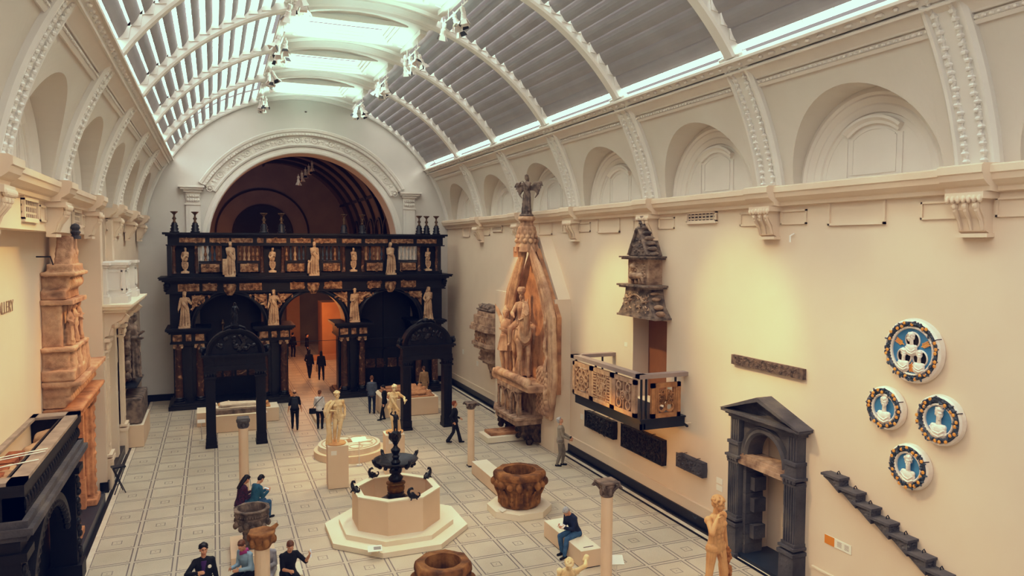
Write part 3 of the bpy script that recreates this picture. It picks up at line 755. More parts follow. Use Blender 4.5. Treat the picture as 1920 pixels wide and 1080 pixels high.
# steps between side piers
w=MB(); w.box(PIER[0]+.9,PIER[1]-.9,SY+.1,SY+1.9,0,.25); rb(w,'threshold',NAVY2)
w=MB(); w.box(PIER[2]+.9,PIER[3]-.9,SY+.1,SY+1.9,0,.25); rb(w,'threshold',NAVY2)
def column(mb,x,y,z0,z1,r):
    h=z1-z0
    mb.lathe([(r*1.45,0),(r*1.45,r*.4),(r*1.25,r*.5),(r*1.35,r*.8),(r*1.05,r*1.0),(r,r*1.2),(r*1.03,h*.3),(r*.86,h-r*1.6),(r*.98,h-r*1.5),(r*.88,h-r*1.35),(r*.9,h-r),(r*1.35,h-r*.5),(r*1.35,h)],(x,y,z0),20)
for a,b in COLX:
    for x in (a,b):
        w=MB(); column(w,x,SY,.3,3.18,.17); cc_=rb(w,'column',REDM,smooth=True)
        w=MB(); w.box(x-.27,x+.27,SY-.27,SY+.27,.3,.38); w.lathe([(.25,0),(.27,.06),(.22,.1),(.24,.15),(.19,.2)],(x,SY,.38),18); rb(w,'column_base',NAVY2,cc_,smooth=False)
        w=MB(); w.box(x-.22,x+.22,SY-.22,SY+.22,3.1,3.2)
        for s in (-1,1):
            for q in (-1,1): w.blob((x+s*.17,SY+q*.17,3.04),(.07,.06,.07),n=8)
        rb(w,'capital',ALABS)
        w=MB(); column(w,x,SY+1.5,.3,3.18,.16); rb(w,'column',REDM,smooth=True)
# pier backing walls and entablature blocks
for i,c in enumerate(PIER):
    w=MB(); w.box(c-.72,c+.72,SY+.45,SY+1.1,.3,3.2); w.box(c-.12,c+.12,SY+.3,SY+.5,.3,3.2)
    for s in (-1,1): w.box(c+s*.3,c+s*.62,SY+.38,SY+.45,.6,2.9)
    rb(w,'pier',NAVY2)
    w=MB(); w.box(c-.82,c+.82,SY-.3,SY+1.9,3.2,3.28); w.box(c-.78,c+.78,SY-.24,SY+1.9,3.28,3.7); w.box(c-.88,c+.88,SY-.34,SY+1.9,3.7,3.78)
    w.box(c-.95,c+.95,SY-.42,SY+1.95,3.78,3.84); w.box(c-1.02,c+1.02,SY-.5,SY+2,3.84,3.95); rb(w,'entablature',NAVY)
    for q in (-.5,0,.5):
        w=MB(); W2=.2 if q else .12; w.box(c+q-W2,c+q+W2,SY-.27,SY-.22,3.34,3.66); relief(w,(c+q-W2,SY-.27,3.34),(1,0,0),(0,0,1),(0,-1,0),2*W2,.32,10,i*7+int(q*10)+5,.04,.1); rb(w,'frieze_panel',ALAB)
# arcade wall with three round arches
WZ0,WZ1=3.95,6.0
w=MB(); AR_=1.66
prev=XL
for cx in ACX:
    w.box(prev,cx-AR_,SY+.15,SY+1.7,WZ0,5.62)
    for k in range(24):
        a0,a1=PI-PI*k/24,PI-PI*(k+1)/24
        P=[(cx+AR_*math.cos(a0),3.95+AR_*math.sin(a0)),(cx+AR_*math.cos(a1),3.95+AR_*math.sin(a1))]
        w.prism([P[0],P[1],(P[1][0],5.62),(P[0][0],5.62)],'y',SY+.15,SY+1.7)
    prev=cx+AR_
w.box(prev,XR,SY+.15,SY+1.7,WZ0,5.62)
rb(w,'arcade_wall',NAVY)
for j,cx in enumerate(ACX):
    w=MB(); w.arc([(1.62,0),(1.62,-.1),(1.68,-.14),(1.74,-.1),(1.8,-.1),(1.84,-.14),(1.88,-.1),(1.88,0)],(cx,SY+.15,3.95),0,PI,'y',36); rb(w,'archivolt',NAVY2)
    for s in (-1,1):
        P=[(cx+s*1.72,5.5)]+[(cx+s*min(1.92*math.cos(rad(a)),1.72),3.95+1.92*math.sin(rad(a))) for a in (28,38,48,58,66)]
        P=[(cx+s*1.74,5.52),(cx+s*1.74,4.75),(cx+s*1.5,5.15),(cx+s*1.2,5.42),(cx+s*.82,5.52)]
        w=MB(); w.prism(P,'y',SY+.05,SY+.15)
        rn=random.Random(j*3+s)
        for k in range(22):
            u,v_=rn.random(),rn.random()
            if u+v_>1: u,v_=1-u,1-v_
            p=V((P[0][0],SY+.04,P[0][1]))*(1-u-v_)+V((P[1][0],SY+.04,P[1][1]+.1))*u+V((P[4][0],SY+.04,P[4][1]-.02))*v_
            w.blob(p,(rn.uniform(.04,.13),.045,rn.uniform(.03,.06)),Matrix.Rotation(rn.uniform(0,3),3,'Y'),7,4)
        w.cap((cx+s*1.55,SY+.02,5.2),(cx+s*1.2,SY+.02,5.42),.07,.05,8)
        rb(w,'spandrel_relief',ALAB)
    # carved keystone head
    w=MB(); w.lathe([(.12,-.3),(.26,-.1),(.3,.05),(.26,.2),(.32,.28)],(cx,SY-.02,5.8),12,sy=.7); w.blob((cx,SY-.2,5.85),(.16,.12,.2)); w.cap((cx,SY-.25,5.7),(cx,SY-.2,5.55),.08,.05)
    for s in (-1,1): w.blob((cx+s*.22,SY-.12,5.98),(.1,.1,.1)); w.blob((cx+s*.08,SY-.3,5.9),.03,n=6)
    rb(w,'mask_corbel',ALAB,vox=.03,rough=.02)
# frieze and main cornice
w=MB(); w.box(XL-.1,XR+.1,SY,SY+1.9,5.62,6.2); w.box(XL-.16,XR+.16,SY-.07,SY+1.9,5.62,5.68)
w.box(XL-.2,XR+.2,SY-.12,SY+2,6.16,6.22); w.box(XL-.3,XR+.3,SY-.28,SY+2,6.22,6.3); w.box(XL-.42,XR+.42,SY-.42,SY+2,6.3,6.38); w.box(XL-.46,XR+.46,SY-.46,SY+2,6.38,6.44)
for x in (XL-.1,XR+.1):
    for k in range(3): w.blob((x,SY-.05+.1*k,6.05-.12*k),(.16,.16,.12),n=8)
rb(w,'main_cornice',NAVY)
for a,b in ((335,375),(381,408),(450,492),(545,571),(609,642),(690,714),(752,780)):
    x0,x1=X_(a),X_(b); w=MB(); w.box(x0,x1,SY-.04,SY,5.74,6.1); relief(w,(x0,SY-.04,5.74),(1,0,0),(0,0,1),(0,-1,0),x1-x0,.36,26,a,.05,.14); rb(w,'frieze_panel',ALAB)
# gallery parapet
w=MB(); w.box(XL,XR,SY+.05,SY+1.8,6.44,6.5); w.box(XL,XR,SY+.1,SY+.6,6.5,6.66); rb(w,'gallery_floor',NAVY)
w=MB(); w.box(XL-.02,XR+.02,SY-.02,SY+.6,8.02,8.42); w.box(XL-.1,XR+.1,SY-.1,SY+.65,7.96,8.02); w.box(XL-.12,XR+.12,SY-.12,SY+.66,8.42,8.5); w.box(XL-.24,XR+.24,SY-.24,SY+.8,8.5,8.6); rb(w,'top_rail',NAVY)
x=-1.5
for a,b in ((-1.55,-.4),(-.2,.7),(.8,1.8),(2.0,2.3),(2.45,3.4),(3.6,4.6),(4.75,5.9),(6.2,7.2),(7.4,8.6),(8.8,10.0),(10.2,11.3)):
    w=MB(); w.box(a,b,SY-.05,SY-.01,8.12,8.34); relief(w,(a,SY-.05,8.12),(1,0,0),(0,0,1),(0,-1,0),b-a,.22,int((b-a)*24),int(a*10)+77,.035,.1); rb(w,'rail_frieze',ALAB)
SM=[X_(347,480),X_(511,480),X_(663,480),X_(803,480)]
for c in SM:
    w=MB(); w.box(c-.5,c+.5,SY+.3,SY+.6,6.5,7.96); w.box(c-.62,c+.62,SY+.02,SY+.5,6.44,6.62); rb(w,'niche_panel',NAVY)
    for s in (-.5,.5):
        w=MB(); column(w,c+s,SY+.12,6.6,7.98,.085); rb(w,'colonnette',REDM,smooth=True)
for px in (317,824): xx=X_(px,480); rb(MB().box(xx-.1,xx+.1,SY+.05,SY+.6,6.44,8),'corner_post',NAVY2)
BAYS=[(SM[0]+.6,SM[1]-.6),(SM[1]+.6,SM[2]-.6),(SM[2]+.6,SM[3]-.6)]
BALC=[WGLAZ,ALABS,ALAB,mat('slate_blue_stone','#39485a',rough=.4)]
rn=random.Random(8)
proto={}
for bi,(a,b) in enumerate(BAYS):
    m=(a+b)/2
    for (u,v_) in ((a,m-.38),(m+.38,b)):
        w=MB(); w.box(u,v_,SY+.1,SY+.5,6.6,7.1); w.box(u,v_,SY+.06,SY+.5,7.12,7.2); rb(w,'dado',NAVY)
        k=.1; w=MB(); w.box(u+k,v_-k,SY+.04,SY+.1,6.66,7.06); relief(w,(u+k,SY+.04,6.66),(1,0,0),(0,0,1),(0,-1,0),v_-u-2*k,.4,40,int(u*31)+900,.045,.13); rb(w,'relief_panel',ALAB)
        n=5
        for i in range(n):
            x=u+(v_-u)*(i+.5)/n; mi=(0 if (bi==0 and u==a and i==0) or (bi==2 and u>m) else rn.choice((1,2,3,3)))
            if mi not in proto:
                w=MB(); w.lathe([(.07,0),(.07,.08),(.04,.12),(.05,.2),(.085,.3),(.05,.42),(.035,.5),(.05,.6),(.065,.66),(.065,.74)],(0,0,0),10)
                o=w.build('baluster',BALC[mi],RS,smooth=True); proto[mi]=o
            else: o=proto[mi].copy(); COL.objects.link(o)
            o.location=V((x,SY+.3,7.21))-V(RS.location)
    w=MB(); w.box(m-.36,m+.36,SY+.05,SY+.6,6.44,7.96); rb(w,'niche_panel',NAVY)
# dark chapels closing the side arches, with faint gilded panels
for j in (0,2):
    a,b=PIER[j]+.7,PIER[j+1]-.7
    w=MB(); w.box(a-.2,b+.2,SY+1.6,SY+1.75,0,5.7); w.box(a,b,SY+1.5,SY+1.6,2.2,2.3); w.box((a+b)/2-.06,(a+b)/2+.06,SY+1.5,SY+1.6,.3,5.4); rb(w,'chapel_back',NAVY)
    for k in range(4):
        x0=a+.25+k*.62; w=MB(); w.box(x0,x0+.5,SY+1.52,SY+1.6,1.2,1.7); relief(w,(x0,SY+1.52,1.2),(1,0,0),(0,0,1),(0,-1,0),.5,.5,20,j*9+k,.03,.14); rb(w,'gilded_panel',REDM)
w=MB(); w.lathe([(.1,0),(.04,.1),(.04,.5),(.1,.6),(.03,.8)],(ACX[0]-.35,SY+1.2,3.4),10); rb(w,'finial',LEADB)
# tie rod across the side and centre openings
w=MB(); w.tube([(XL+.4,SY+.3,3.0),(XR-.2,SY+.3,3.0)],.015,6); rb(w,'tie_rod',STEEL)
# statues on the screen
NM='carved alabaster '
for px,s,kw,l in [(345,11,dict(beard=True),'alabaster bearded saint with cloak and staff on the leftmost pier of the black screen'),
                  (512,12,dict(child=True),'alabaster figure carrying a child, left of the screen\'s central arch'),
                  (664,13,dict(beard=True),'alabaster draped saint on the pier right of the screen\'s central arch'),
                  (802,14,dict(veil=True),'alabaster robed saint on the far right pier of the black screen')]:
    statue('saint_statue',l,'statue',(X_(px,570),SY-.05,4.02),0,ALABS,1.72,s,vox=.022,rough=.02,**kw)
for px,s,kw,l in [(431,21,dict(hold='slab'),'alabaster woman resting on a tablet, left of the three upper screen statues'),
                  (588,22,dict(hold='putto'),'alabaster woman with two children at the centre of the screen gallery'),
                  (732,23,dict(hold='book',sway=-.03),'alabaster woman standing right of centre on the screen gallery')]:
    statue('virtue_statue',l,'statue',(X_(px,500),SY-.12,6.5),0,ALABS,1.66,s,vox=.022,rough=.02,**kw)
for px,s,cr,l in [(347,31,False,'small half-figure with shield in the first gallery niche from the left'),(511,32,True,'small crowned half-figure with shield in the second gallery niche from the left'),
                  (663,33,False,'small bare-shouldered half-figure with shield in the third gallery niche'),(803,34,True,'small half-figure with shield in the rightmost gallery niche')]:
    statue('shield_bearer',l,'statue',(X_(px,500),SY+.12,6.68),0,ALABS,1.18,s,vox=.02,rough=.015,half=True,crown=cr)
# candlesticks along the rail
UR=thing('candlestick','tmp','candlestick',(0,0,0)); 
w=MB(); w.lathe([(.22,0),(.22,.06),(.16,.1),(.2,.18),(.14,.24),(.18,.34),(.12,.4),(.14,.46)],(0,0,0),16); w.build('stand',NAVY2,UR,smooth=True)
w=MB(); w.lathe([(.11,.46),(.06,.54),(.05,.6),(.1,.68),(.05,.76),(.04,.86),(.1,.93),(.17,.99),(.17,1.02),(.04,1.0)],(0,0,0),16); w.build('drip_pan',LEADB,UR,smooth=True)
for i,(px,l) in enumerate([(327,'bronze candlestick on dark stand, leftmost on top of the black screen'),(366,'bronze candlestick second from the left on the screen top'),
        (495,'bronze candlestick left of the middle pair against the dark arch'),(528,'bronze candlestick second from left of the middle group on the screen'),
        (645,'bronze candlestick just right of the screen centre'),(679,'bronze candlestick right of centre near the white arch foot'),
        (786,'bronze candlestick leftmost of the right-hand trio on the screen'),(802,'bronze candlestick middle of the right-hand trio on the screen'),(818,'bronze candlestick rightmost on top of the black screen')]):
    loc=(X_(px,430,SY+.3),SY+(.3 if px!=802 else .55),8.6)
    if i==0: UR.location=loc; UR['label']=l; o=UR
    else: o=dup(UR,loc,label=l)
    o['group']='candlesticks along the top of the screen'
# ================================================================== THINGS ON THE FLOOR
def octo(mb,c,R,z0,z1,ph=PI/8,n=8): mb.lathe([(R,z0),(R,z1)],(c[0],c[1],0),n,ph)
# ---- fountain
FC=(4.62,20.05)
FT=thing('fountain','cream octagonal fountain basin on two steps with tall dark bronze fountain inside','fountain',(FC[0],FC[1],0))
w=MB(); w.lathe([(2.02,.01),(2.02,.15)],(0,0,0),8,PI/8); w.build('lower_step',PLTOP,FT)
w=MB(); w.lathe([(1.62,.15),(1.62,.28)],(0,0,0),8,PI/8); w.build('upper_step',PLTOP,FT)
w=MB(); w.lathe([(1.24,.28),(1.24,1.2),(1.06,1.2),(1.02,.4),(.0,.4)],(0,0,0),8,PI/8,cap=False); w.build('basin',PLINTH,FT)
w=MB(); w.lathe([(1.25,1.18),(1.25,1.215),(1.05,1.215),(1.05,1.18)],(0,0,0),8,PI/8,cap=False); w.build('basin_rim',PLTOP,FT)
w=MB(); w.lathe([(.42,.4),(.42,.72),(.5,.76),(.5,.84),(.3,.92),(.26,.94)],(0,0,0),8,PI/8); w.build('pedestal',BRONZE,FT)
w=MB(); w.lathe([(.24,.92),(.27,.97),(.2,1.02),(.24,1.05)],(0,0,0),20); w.build('foot_ring',BRONZE,FT,smooth=True); w=MB()
w.lathe([(.12,1.36),(.17,1.4),(.2,1.47),(.14,1.54),(.11,1.58),(.16,1.62),(.17,1.7),(.1,1.76)],(0,0,0),20,fold=(.1,8,0,[1]*8)); w.build('stem',BRONZE,FT,smooth=True)
w=MB(); w.lathe([(.19,1.05),(.24,1.12),(.25,1.22),(.21,1.28),(.27,1.31),(.27,1.34),(.12,1.37)],(0,0,0),20); w.build('gilt_drum',mat('gilt_bronze',['#4a3316','#8a6026'],6,.35,.3,30,metal=.5),FT,smooth=True)
w=MB(); w.lathe([(.1,1.74),(.3,1.8),(.5,1.88),(.6,1.96),(.63,2.0),(.6,2.0),(.5,1.93),(.2,1.86),(.05,1.85)],(0,0,0),32,cap=False)
rn=random.Random(5)
for i in range(16):
    a=2*PI*i/16; w.blob((.52*math.cos(a),.52*math.sin(a),1.86),(.06,.06,.05),n=6,m=4)
for i in range(4):
    a=rad(20+90*i); c,s=math.cos(a),math.sin(a); w.tube([(c*.52,s*.52,1.88),(c*.64,s*.64,1.95),(c*.72,s*.72,2.06),(c*.76,s*.76,2.12)],[.06,.06,.045,.02],7); w.blob((c*.7,s*.7,2.06),(.05,.05,.06),n=7)
w.build('bowl',BRONZE,FT,smooth=True)
w=MB(); w.lathe([(.12,1.86),(.14,1.92),(.08,2.0),(.11,2.08),(.07,2.12),(.12,2.2),(.14,2.27),(.07,2.34),(.05,2.4),(.09,2.46)],(0,0,0),16)
for i in range(3):
    a=rad(30+120*i); c,s=math.cos(a),math.sin(a); w.blob((c*.12,s*.12,2.62),(.08,.08,.1),n=8); w.tube([(c*.1,s*.1,2.5),(c*.17,s*.17,2.6),(c*.16,s*.16,2.72),(c*.22,s*.22,2.76)],[.03,.04,.04,.02],6)
w.lathe([(.06,2.44),(.12,2.52),(.15,2.62),(.1,2.72),(.12,2.76),(.06,2.8)],(0,0,0),14)
w.build('upper_stem',BRONZE,FT,vox=.016,rough=.01)
w=MB(); w.M=Matrix.Translation((0,0,2.78))@Matrix.Scale(.33,4)
F=Fig(lh=(.2,-.25,1.1),rh=(-.3,-.1,1.75),re=(-1,.2,0),head=(0,20),lf=(.1,-.12,0)); F.torso(w,.03); F.arms(w,.03); F.legs(w,.03); F.headm(w); F.hair(w); F.foot(w,.02); w.lathe([(.25,-.1),(.25,.05)],(0,0,0),10); w.tube([(-.3,-.1,1.75),(-.32,-.1,2.1)],.04,6)
w.M=None; w.build('crowning_figure',BRONZE,FT,vox=.011)
# bronze beasts on the rim
def beast():
    w=MB(); w.tube([(-.16,0,.02),(-.08,0,.05),(.02,0,.07),(.09,0,.12),(.12,0,.2),(.09,0,.27),(.02,0,.29),(-.02,0,.25)],[.03,.06,.075,.06,.045,.04,.035,.02],8)
    w.tube([(-.14,0,.03),(-.2,0,.07),(-.19,0,.14),(-.13,0,.15)],[.03,.025,.02,.012],6)
    for s in (-1,1): w.cap((.03,s*.05,.06),(.07,s*.09,.0),.03,.02,6); w.cap((-.08,s*.05,.05),(-.1,s*.08,.0),.025,.02,6); w.blob((-.01,s*.06,.12),(.07,.02,.05),n=7)
    w.blob((.03,0,.29),(.05,.035,.035),n=8); return w
for i,(a,l) in enumerate([(202.5-22.5,'bronze long-necked beast on the left corner of the fountain rim'),(22.5,'bronze long-necked beast on the right corner of the fountain rim'),(-80,'bronze beast on the front edge of the fountain rim'),(112.5,'bronze beast at the back edge of the fountain rim')]):
    R=1.17; ap=a if i<2 else a
    x,y=FC[0]+R*math.cos(rad(ap))*(.98),FC[1]+R*math.sin(rad(ap))*.98
    o=beast().build('bronze_beast',BRONZE,vox=.012,sm=1); o.location=(x,y,1.2); o.rotation_euler=(0,0,rad([120,40,180,200][i])); tag(o,l,'sculpture','bronze beasts on the fountain rim')
def lectern_label(label,x,y,z,h,rz=0,w_=.4,d_=.3):
    t=thing('label_stand',label,'label stand',(x,y,z),rz)
    w=MB().obox((0,0,h),(1,0,0),(0,.94,.34),(0,-.34,.94),w_/2,d_/2,.008); w.build('label_plate',LABELM,t)
    if h>.3: MB().lathe([(.1,0),(.1,.02),(.015,.03),(.015,h)],(0,0,0),10).build('post',TRIMW,t)
    else:
        for s in (-1,1): MB().box(s*w_*.3-.015,s*w_*.3+.015,-.02,.02,0,h).build('leg',TRIMW,t)
    return t
p=onz(703,1038,.15); t=lectern_label('small white label on two short legs on the fountain step',p.x,p.y,.15,.13,rad(-8),.36,.22)
MB().obox((.06,-.005,.141),(1,0,0),(0,.94,.34),(0,-.34,.94),.09,.05,.004).build('printed_picture',mat('grey_print','#8d8b86'),t)
p=V((4.75,26.45,0)); lectern_label('cream label board on a thin post beside the round mosaic platform',p.x,p.y,0,.95,rad(10),.55,.3)
p=onz(1155,1115); lectern_label('white label board on a post beside the front white column',p.x,p.y,0,.82,rad(-20),.32,.3)
p=onz(30+370,820); lectern_label('small white label on a post left of the effigy tomb',-.62,32.2,0,.8,0,.3,.25)
# ---- wells
def octwell(label,x,y,z,R0,R1,h,m,seed,lobes=True):
    t=thing('well_head',label,'well head',(x,y,z))
    w=MB(); w.lathe([(R0*.96,0),(R0,.03),(R0*.98,.12),(R0*1.02,h*.45),(R1*.97,h*.78),(R1*.93,h*.8)],(0,0,0),32); w.lathe([(R1*.94,h*.74),(R1*1.0,h*.8),(R1*1.06,h*.84),(R1*1.06,h*.93),(R1*1.0,h)],(0,0,0),8,PI/8)
    rn=random.Random(seed)
    for k in range(8):
        a=PI/8*(2*k+1)+.0; c,s=math.cos(a),math.sin(a)
        # upright acanthus leaf and corner scroll
        for q in (-1,0,1):
            b=a+q*.12; w.tube([(R0*1.0*math.cos(b),R0*1.0*math.sin(b),.06),(R0*1.03*math.cos(b),R0*1.03*math.sin(b),h*.3),(R1*1.0*math.cos(b*1),R1*1.0*math.sin(b),h*.55)],[.05,.045,.03],6)
        w.blob((c*R1*1.02,s*R1*1.02,h*.68),(.11,.11,.13),n=8)
        b=a+PI/8; w.blob((math.cos(b)*R1*.96,math.sin(b)*R1*.96,h*.66),(.1,.1,.1),n=8)
        b=a+PI/8
        for zz in (.15,.3,.45): w.blob((math.cos(b)*R0*1.02,math.sin(b)*R0*1.02,h*zz),(.05,.05,.07),n=6)
    o=w.mesh('x'); 
    me=voxel(o,.025,.02,1,'carved_drum')
    # hollow the shaft
    ob=bpy.data.objects.new('tmp',me); COL.objects.link(ob); cu=bpy.data.objects.new('cut',MB().lathe([(R1*.62,h*.25),(R1*.66,h*1.2)],(0,0,0),32).mesh('c')); COL.objects.link(cu)
    b=ob.modifiers.new('b','BOOLEAN'); b.operation='DIFFERENCE'; b.object=cu; b.solver='EXACT'
    dg=bpy.context.evaluated_depsgraph_get(); dg.update(); me3=bpy.data.meshes.new_from_object(ob.evaluated_get(dg)); me3.name='carved_drum'
    bpy.data.objects.remove(ob); bpy.data.objects.remove(cu)
    me3.materials.clear(); me3.materials.append(m)
    o=bpy.data.objects.new('carved_drum',me3); COL.objects.link(o); o.parent=t; return t
p=(8.42,20.1)
o=MB().lathe([(.98,.005),(.98,.2)],(p[0],p[1],0),8,PI/8).build('plinth',PLTOP); tag(o,'low cream octagonal plinth under the brown well head','plinth')
octwell('brown carved octagonal stone well head on a low cream plinth','',0,0,0,0,0,None,0) if False else octwell('brown carved octagonal stone well head on a low cream plinth',p[0],p[1],.2,.6,.76,1.05,STONEB,3)
lectern_label('small white label lying on the brown well\'s plinth',p[0]-.72,p[1]-.42,.2,.05,rad(40),.2,.16)
octwell('brown stone well head cut off by the bottom edge of the picture',4.44,14.85,.02,.5,.6,1.2,STONEB,9)
# ---- grey font and near column at left
pc=(.74,19.75)
o=MB().box(pc[0]-.5,pc[0]+.55,pc[1]-.75,pc[1]+.75,0,.25).build('plinth',PLINTH); tag(o,'low cream rectangular plinth under the grey carved font','plinth')
t=thing('stone_font','grey weathered octagonal font bowl carried on a clustered carved base','font',(pc[0]+.03,pc[1]-.05,.25))
w=MB()
for k in range(4):
    a=PI/4+k*PI/2; w.cap((.17*math.cos(a),.17*math.sin(a),.04),(.15*math.cos(a),.15*math.sin(a),.4),.12,.1,8); w.blob((.24*math.cos(a),.24*math.sin(a),.28),(.07,.07,.12),n=8); w.blob((.25*math.cos(a),.25*math.sin(a),.42),.05,n=6)
w.lathe([(.33,0),(.33,.06),(.2,.1)],(0,0,0),8,PI/8)
w.build('base',STONEG,t,vox=.018,rough=.02)
w=MB(); w.lathe([(.22,.38),(.3,.46),(.38,.6),(.41,.78)],(0,0,0),24); w.lathe([(.41,.76),(.43,.86),(.44,.94),(.47,.96),(.47,1.0),(.4,1.0)],(0,0,0),8,PI/8)
for k in range(16): a=k*PI/8; w.blob((.4*math.cos(a),.4*math.sin(a),.66 if k%2 else .56),(.07,.07,.09),n=8)
for k in range(40): a=k*PI/20; w.blob((.425*math.cos(a),.425*math.sin(a),.84),(.018,.018,.03),n=5,m=3)
me=voxel(w.mesh('x'),.014,.015,1,'bowl')
ob=bpy.data.objects.new('tmp',me); COL.objects.link(ob); cu=bpy.data.objects.new('cut',MB().lathe([(.2,.62),(.33,.78),(.38,1.1)],(0,0,0),32).mesh('c')); COL.objects.link(cu)
b=ob.modifiers.new('b','BOOLEAN'); b.operation='DIFFERENCE'; b.object=cu; b.solver='EXACT'
dg=bpy.context.evaluated_depsgraph_get(); dg.update(); me3=bpy.data.meshes.new_from_object(ob.evaluated_get(dg)); bpy.data.objects.remove(ob); bpy.data.objects.remove(cu)
me3.materials.clear(); me3.materials.append(STONEG); o=bpy.data.objects.new('bowl',me3); COL.objects.link(o); o.parent=t
# ---- slender display columns
def dcol(label,x,y,h,r,capm,shaftm,kind,ch=.34):
    t=thing('display_column',label,'column',(x,y,0))
    MB().lathe([(r*1.5,0),(r*1.5,.04),(r,.05)],(0,0,0),4,PI/4).build('base',STEEL,t)
    MB().lathe([(r,.05),(r,h)],(0,0,0),28).build('shaft',shaftm,t,smooth=False)
    w=MB(); w.lathe([(r*1.05,h),(r*1.15,h+.03),(r*.95,h+.05),(r*1.05,h+ch*.4),(r*1.5,h+ch*.75),(r*1.3,h+ch*.82)],(0,0,0),16)
    if kind=='ionic':
        w.box(-r*1.7,r*1.7,-r*1.6,r*1.6,h+ch*.85,h+ch)
        for a in (45,135,225,315):
            c,s=math.cos(rad(a)),math.sin(rad(a)); w.tube([(c*r*.9,s*r*.9,h+ch*.3),(c*r*1.5,s*r*1.5,h+ch*.55),(c*r*2.3,s*r*2.3,h+ch*.8),(c*r*2.6,s*r*2.6,h+ch*.62),(c*r*2.2,s*r*2.2,h+ch*.55)],[r*.25,r*.28,r*.28,r*.24,r*.15],7)
            c,s=math.cos(rad(a+45)),math.sin(rad(a+45)); w.blob((c*r*1.15,s*r*1.15,h+ch*.35),(r*.35,r*.35,ch*.28),n=8)
    elif kind=='block':
        w.lathe([(r*1.1,h+.02),(r*1.5,h+ch*.6),(r*1.75,h+ch*.8),(r*1.75,h+ch)],(0,0,0),4,PI/4)
        for k in range(12): a=k*PI/6; w.blob((math.cos(a)*r*1.15,math.sin(a)*r*1.15,h+ch*(.3 if k%2 else .6)),(r*.3,r*.3,ch*.16),n=6)
    else:
        w.lathe([(r*1.2,h+.03),(r*1.5,h+ch*.35),(r*1.7,h+ch*.7),(r*1.8,h+ch*.8)],(0,0,0),10)
        for k in range(10): a=k*PI/5; w.blob((math.cos(a)*r*1.5,math.sin(a)*r*1.5,h+ch*(.4+.2*(k%2))),(r*.45,r*.45,ch*.25),n=8)
        w.tube([(r*.8,-.02,h+ch*.8),(r*1.4,0,h+ch*.95),(r*2.1,0,h+ch*1.15)],[.07,.06,.04],7); w.lathe([(r*1.9,h+ch*.78),(r*1.95,h+ch*.9)],(0,0,0),6,.3)
    w.build('capital',capm,t,vox=max(.012,r*.11),rough=.01)
    return t
dcol('tall pale column with dark carved capital behind the seated couple',.72,23.6,2.42,.14,STONED,PLINTH,'block',.33)
dcol('tall pale column with small scrolled capital near the bench and brown well',8.5,24.85,2.1,.125,STONEG,PLINTH,'ionic',.26)
dcol('tall pale column with curling ram-horn capital at the front right',8.03,14.1,2.42,.13,STONEG,PLINTH,'ionic',.36)
dcol('pale column with broad brown broken capital in front of the grey font',.83,16.3,1.5,.16,STONEB,PLINTH,'leaf',.42)
# ---- benches
def bench(label,x0,x1,y0,y1,h=.45):
    t=thing('bench',label,'bench',((x0+x1)/2,(y0+y1)/2,0)); a,b=(x1-x0)/2,(y1-y0)/2
    MB().box(-a+.02,a-.02,-b+.02,b-.02,0,.04).build('recessed_foot',BLACKP,t)
    MB().box(-a,a,-b,b,.03,h).build('seat_block',PLINTH,t); MB().box(-a,a,-b,b,h,h+.012).build('seat_top',PLTOP,t)
    return t
bench('long cream block bench behind the brown well head',8.22,8.78,21.5,23.95)
b=bench('long cream block bench with a seated man reading',8.26,8.82,15.75,17.95)
MB().box(-.12,.16,-.93,-.89,.462,.464).build('slot',BLACKP,b)
b=bench('cream bench under the group sitting at the bottom edge',.3,1.75,17.0,17.75)
b=bench('cream bench under the young couple behind the font',.45,1.2,22.0,22.5)
# ---- round platform and floor case
t=thing('mosaic_roundel','large round pale stone floor mosaic raised on a cream drum','platform',(4.66,28.0,0))
MB().lathe([(1.32,.005),(1.32,.26)],(0,0,0),56).build('drum',PLINTH,t,smooth=False)
w=MB(); w.lathe([(1.16,.26),(1.16,.46),(0.01,.46)],(0,0,0),56,cap=False); w.build('stone_disc',MARBW,t)
w=MB(); w.arc([(1.0,.46),(1.0,.475),(1.05,.475),(1.05,.46)],(0,0,0),0,2*PI,'z',56)
for k in range(8): a=k*PI/4+.2; w.arc([(.22,.46),(.22,.475),(.26,.475),(.26,.46)],(.68*math.cos(a),.68*math.sin(a),0),0,2*PI,'z',20)
w.build('incised_rings',mat('incised_line_stone','#b9a78a'),t); MB().box(-.05,.55,-.0,.45,.462,.474).build('brown_inlay',mat('brown_inlay',['#8a6a4c','#b08a62'],4,.5),t)
t=thing('floor_case','low cream box framing a dark floor inset near the central arch','case',(4.7,34.6,0))
MB().box(-.62,.62,-1.15,1.15,0,.18).build('frame',PLINTH,t); MB().box(-.48,.48,-1.0,1.0,.18,.19).build('dark_inset',SLATE,t)
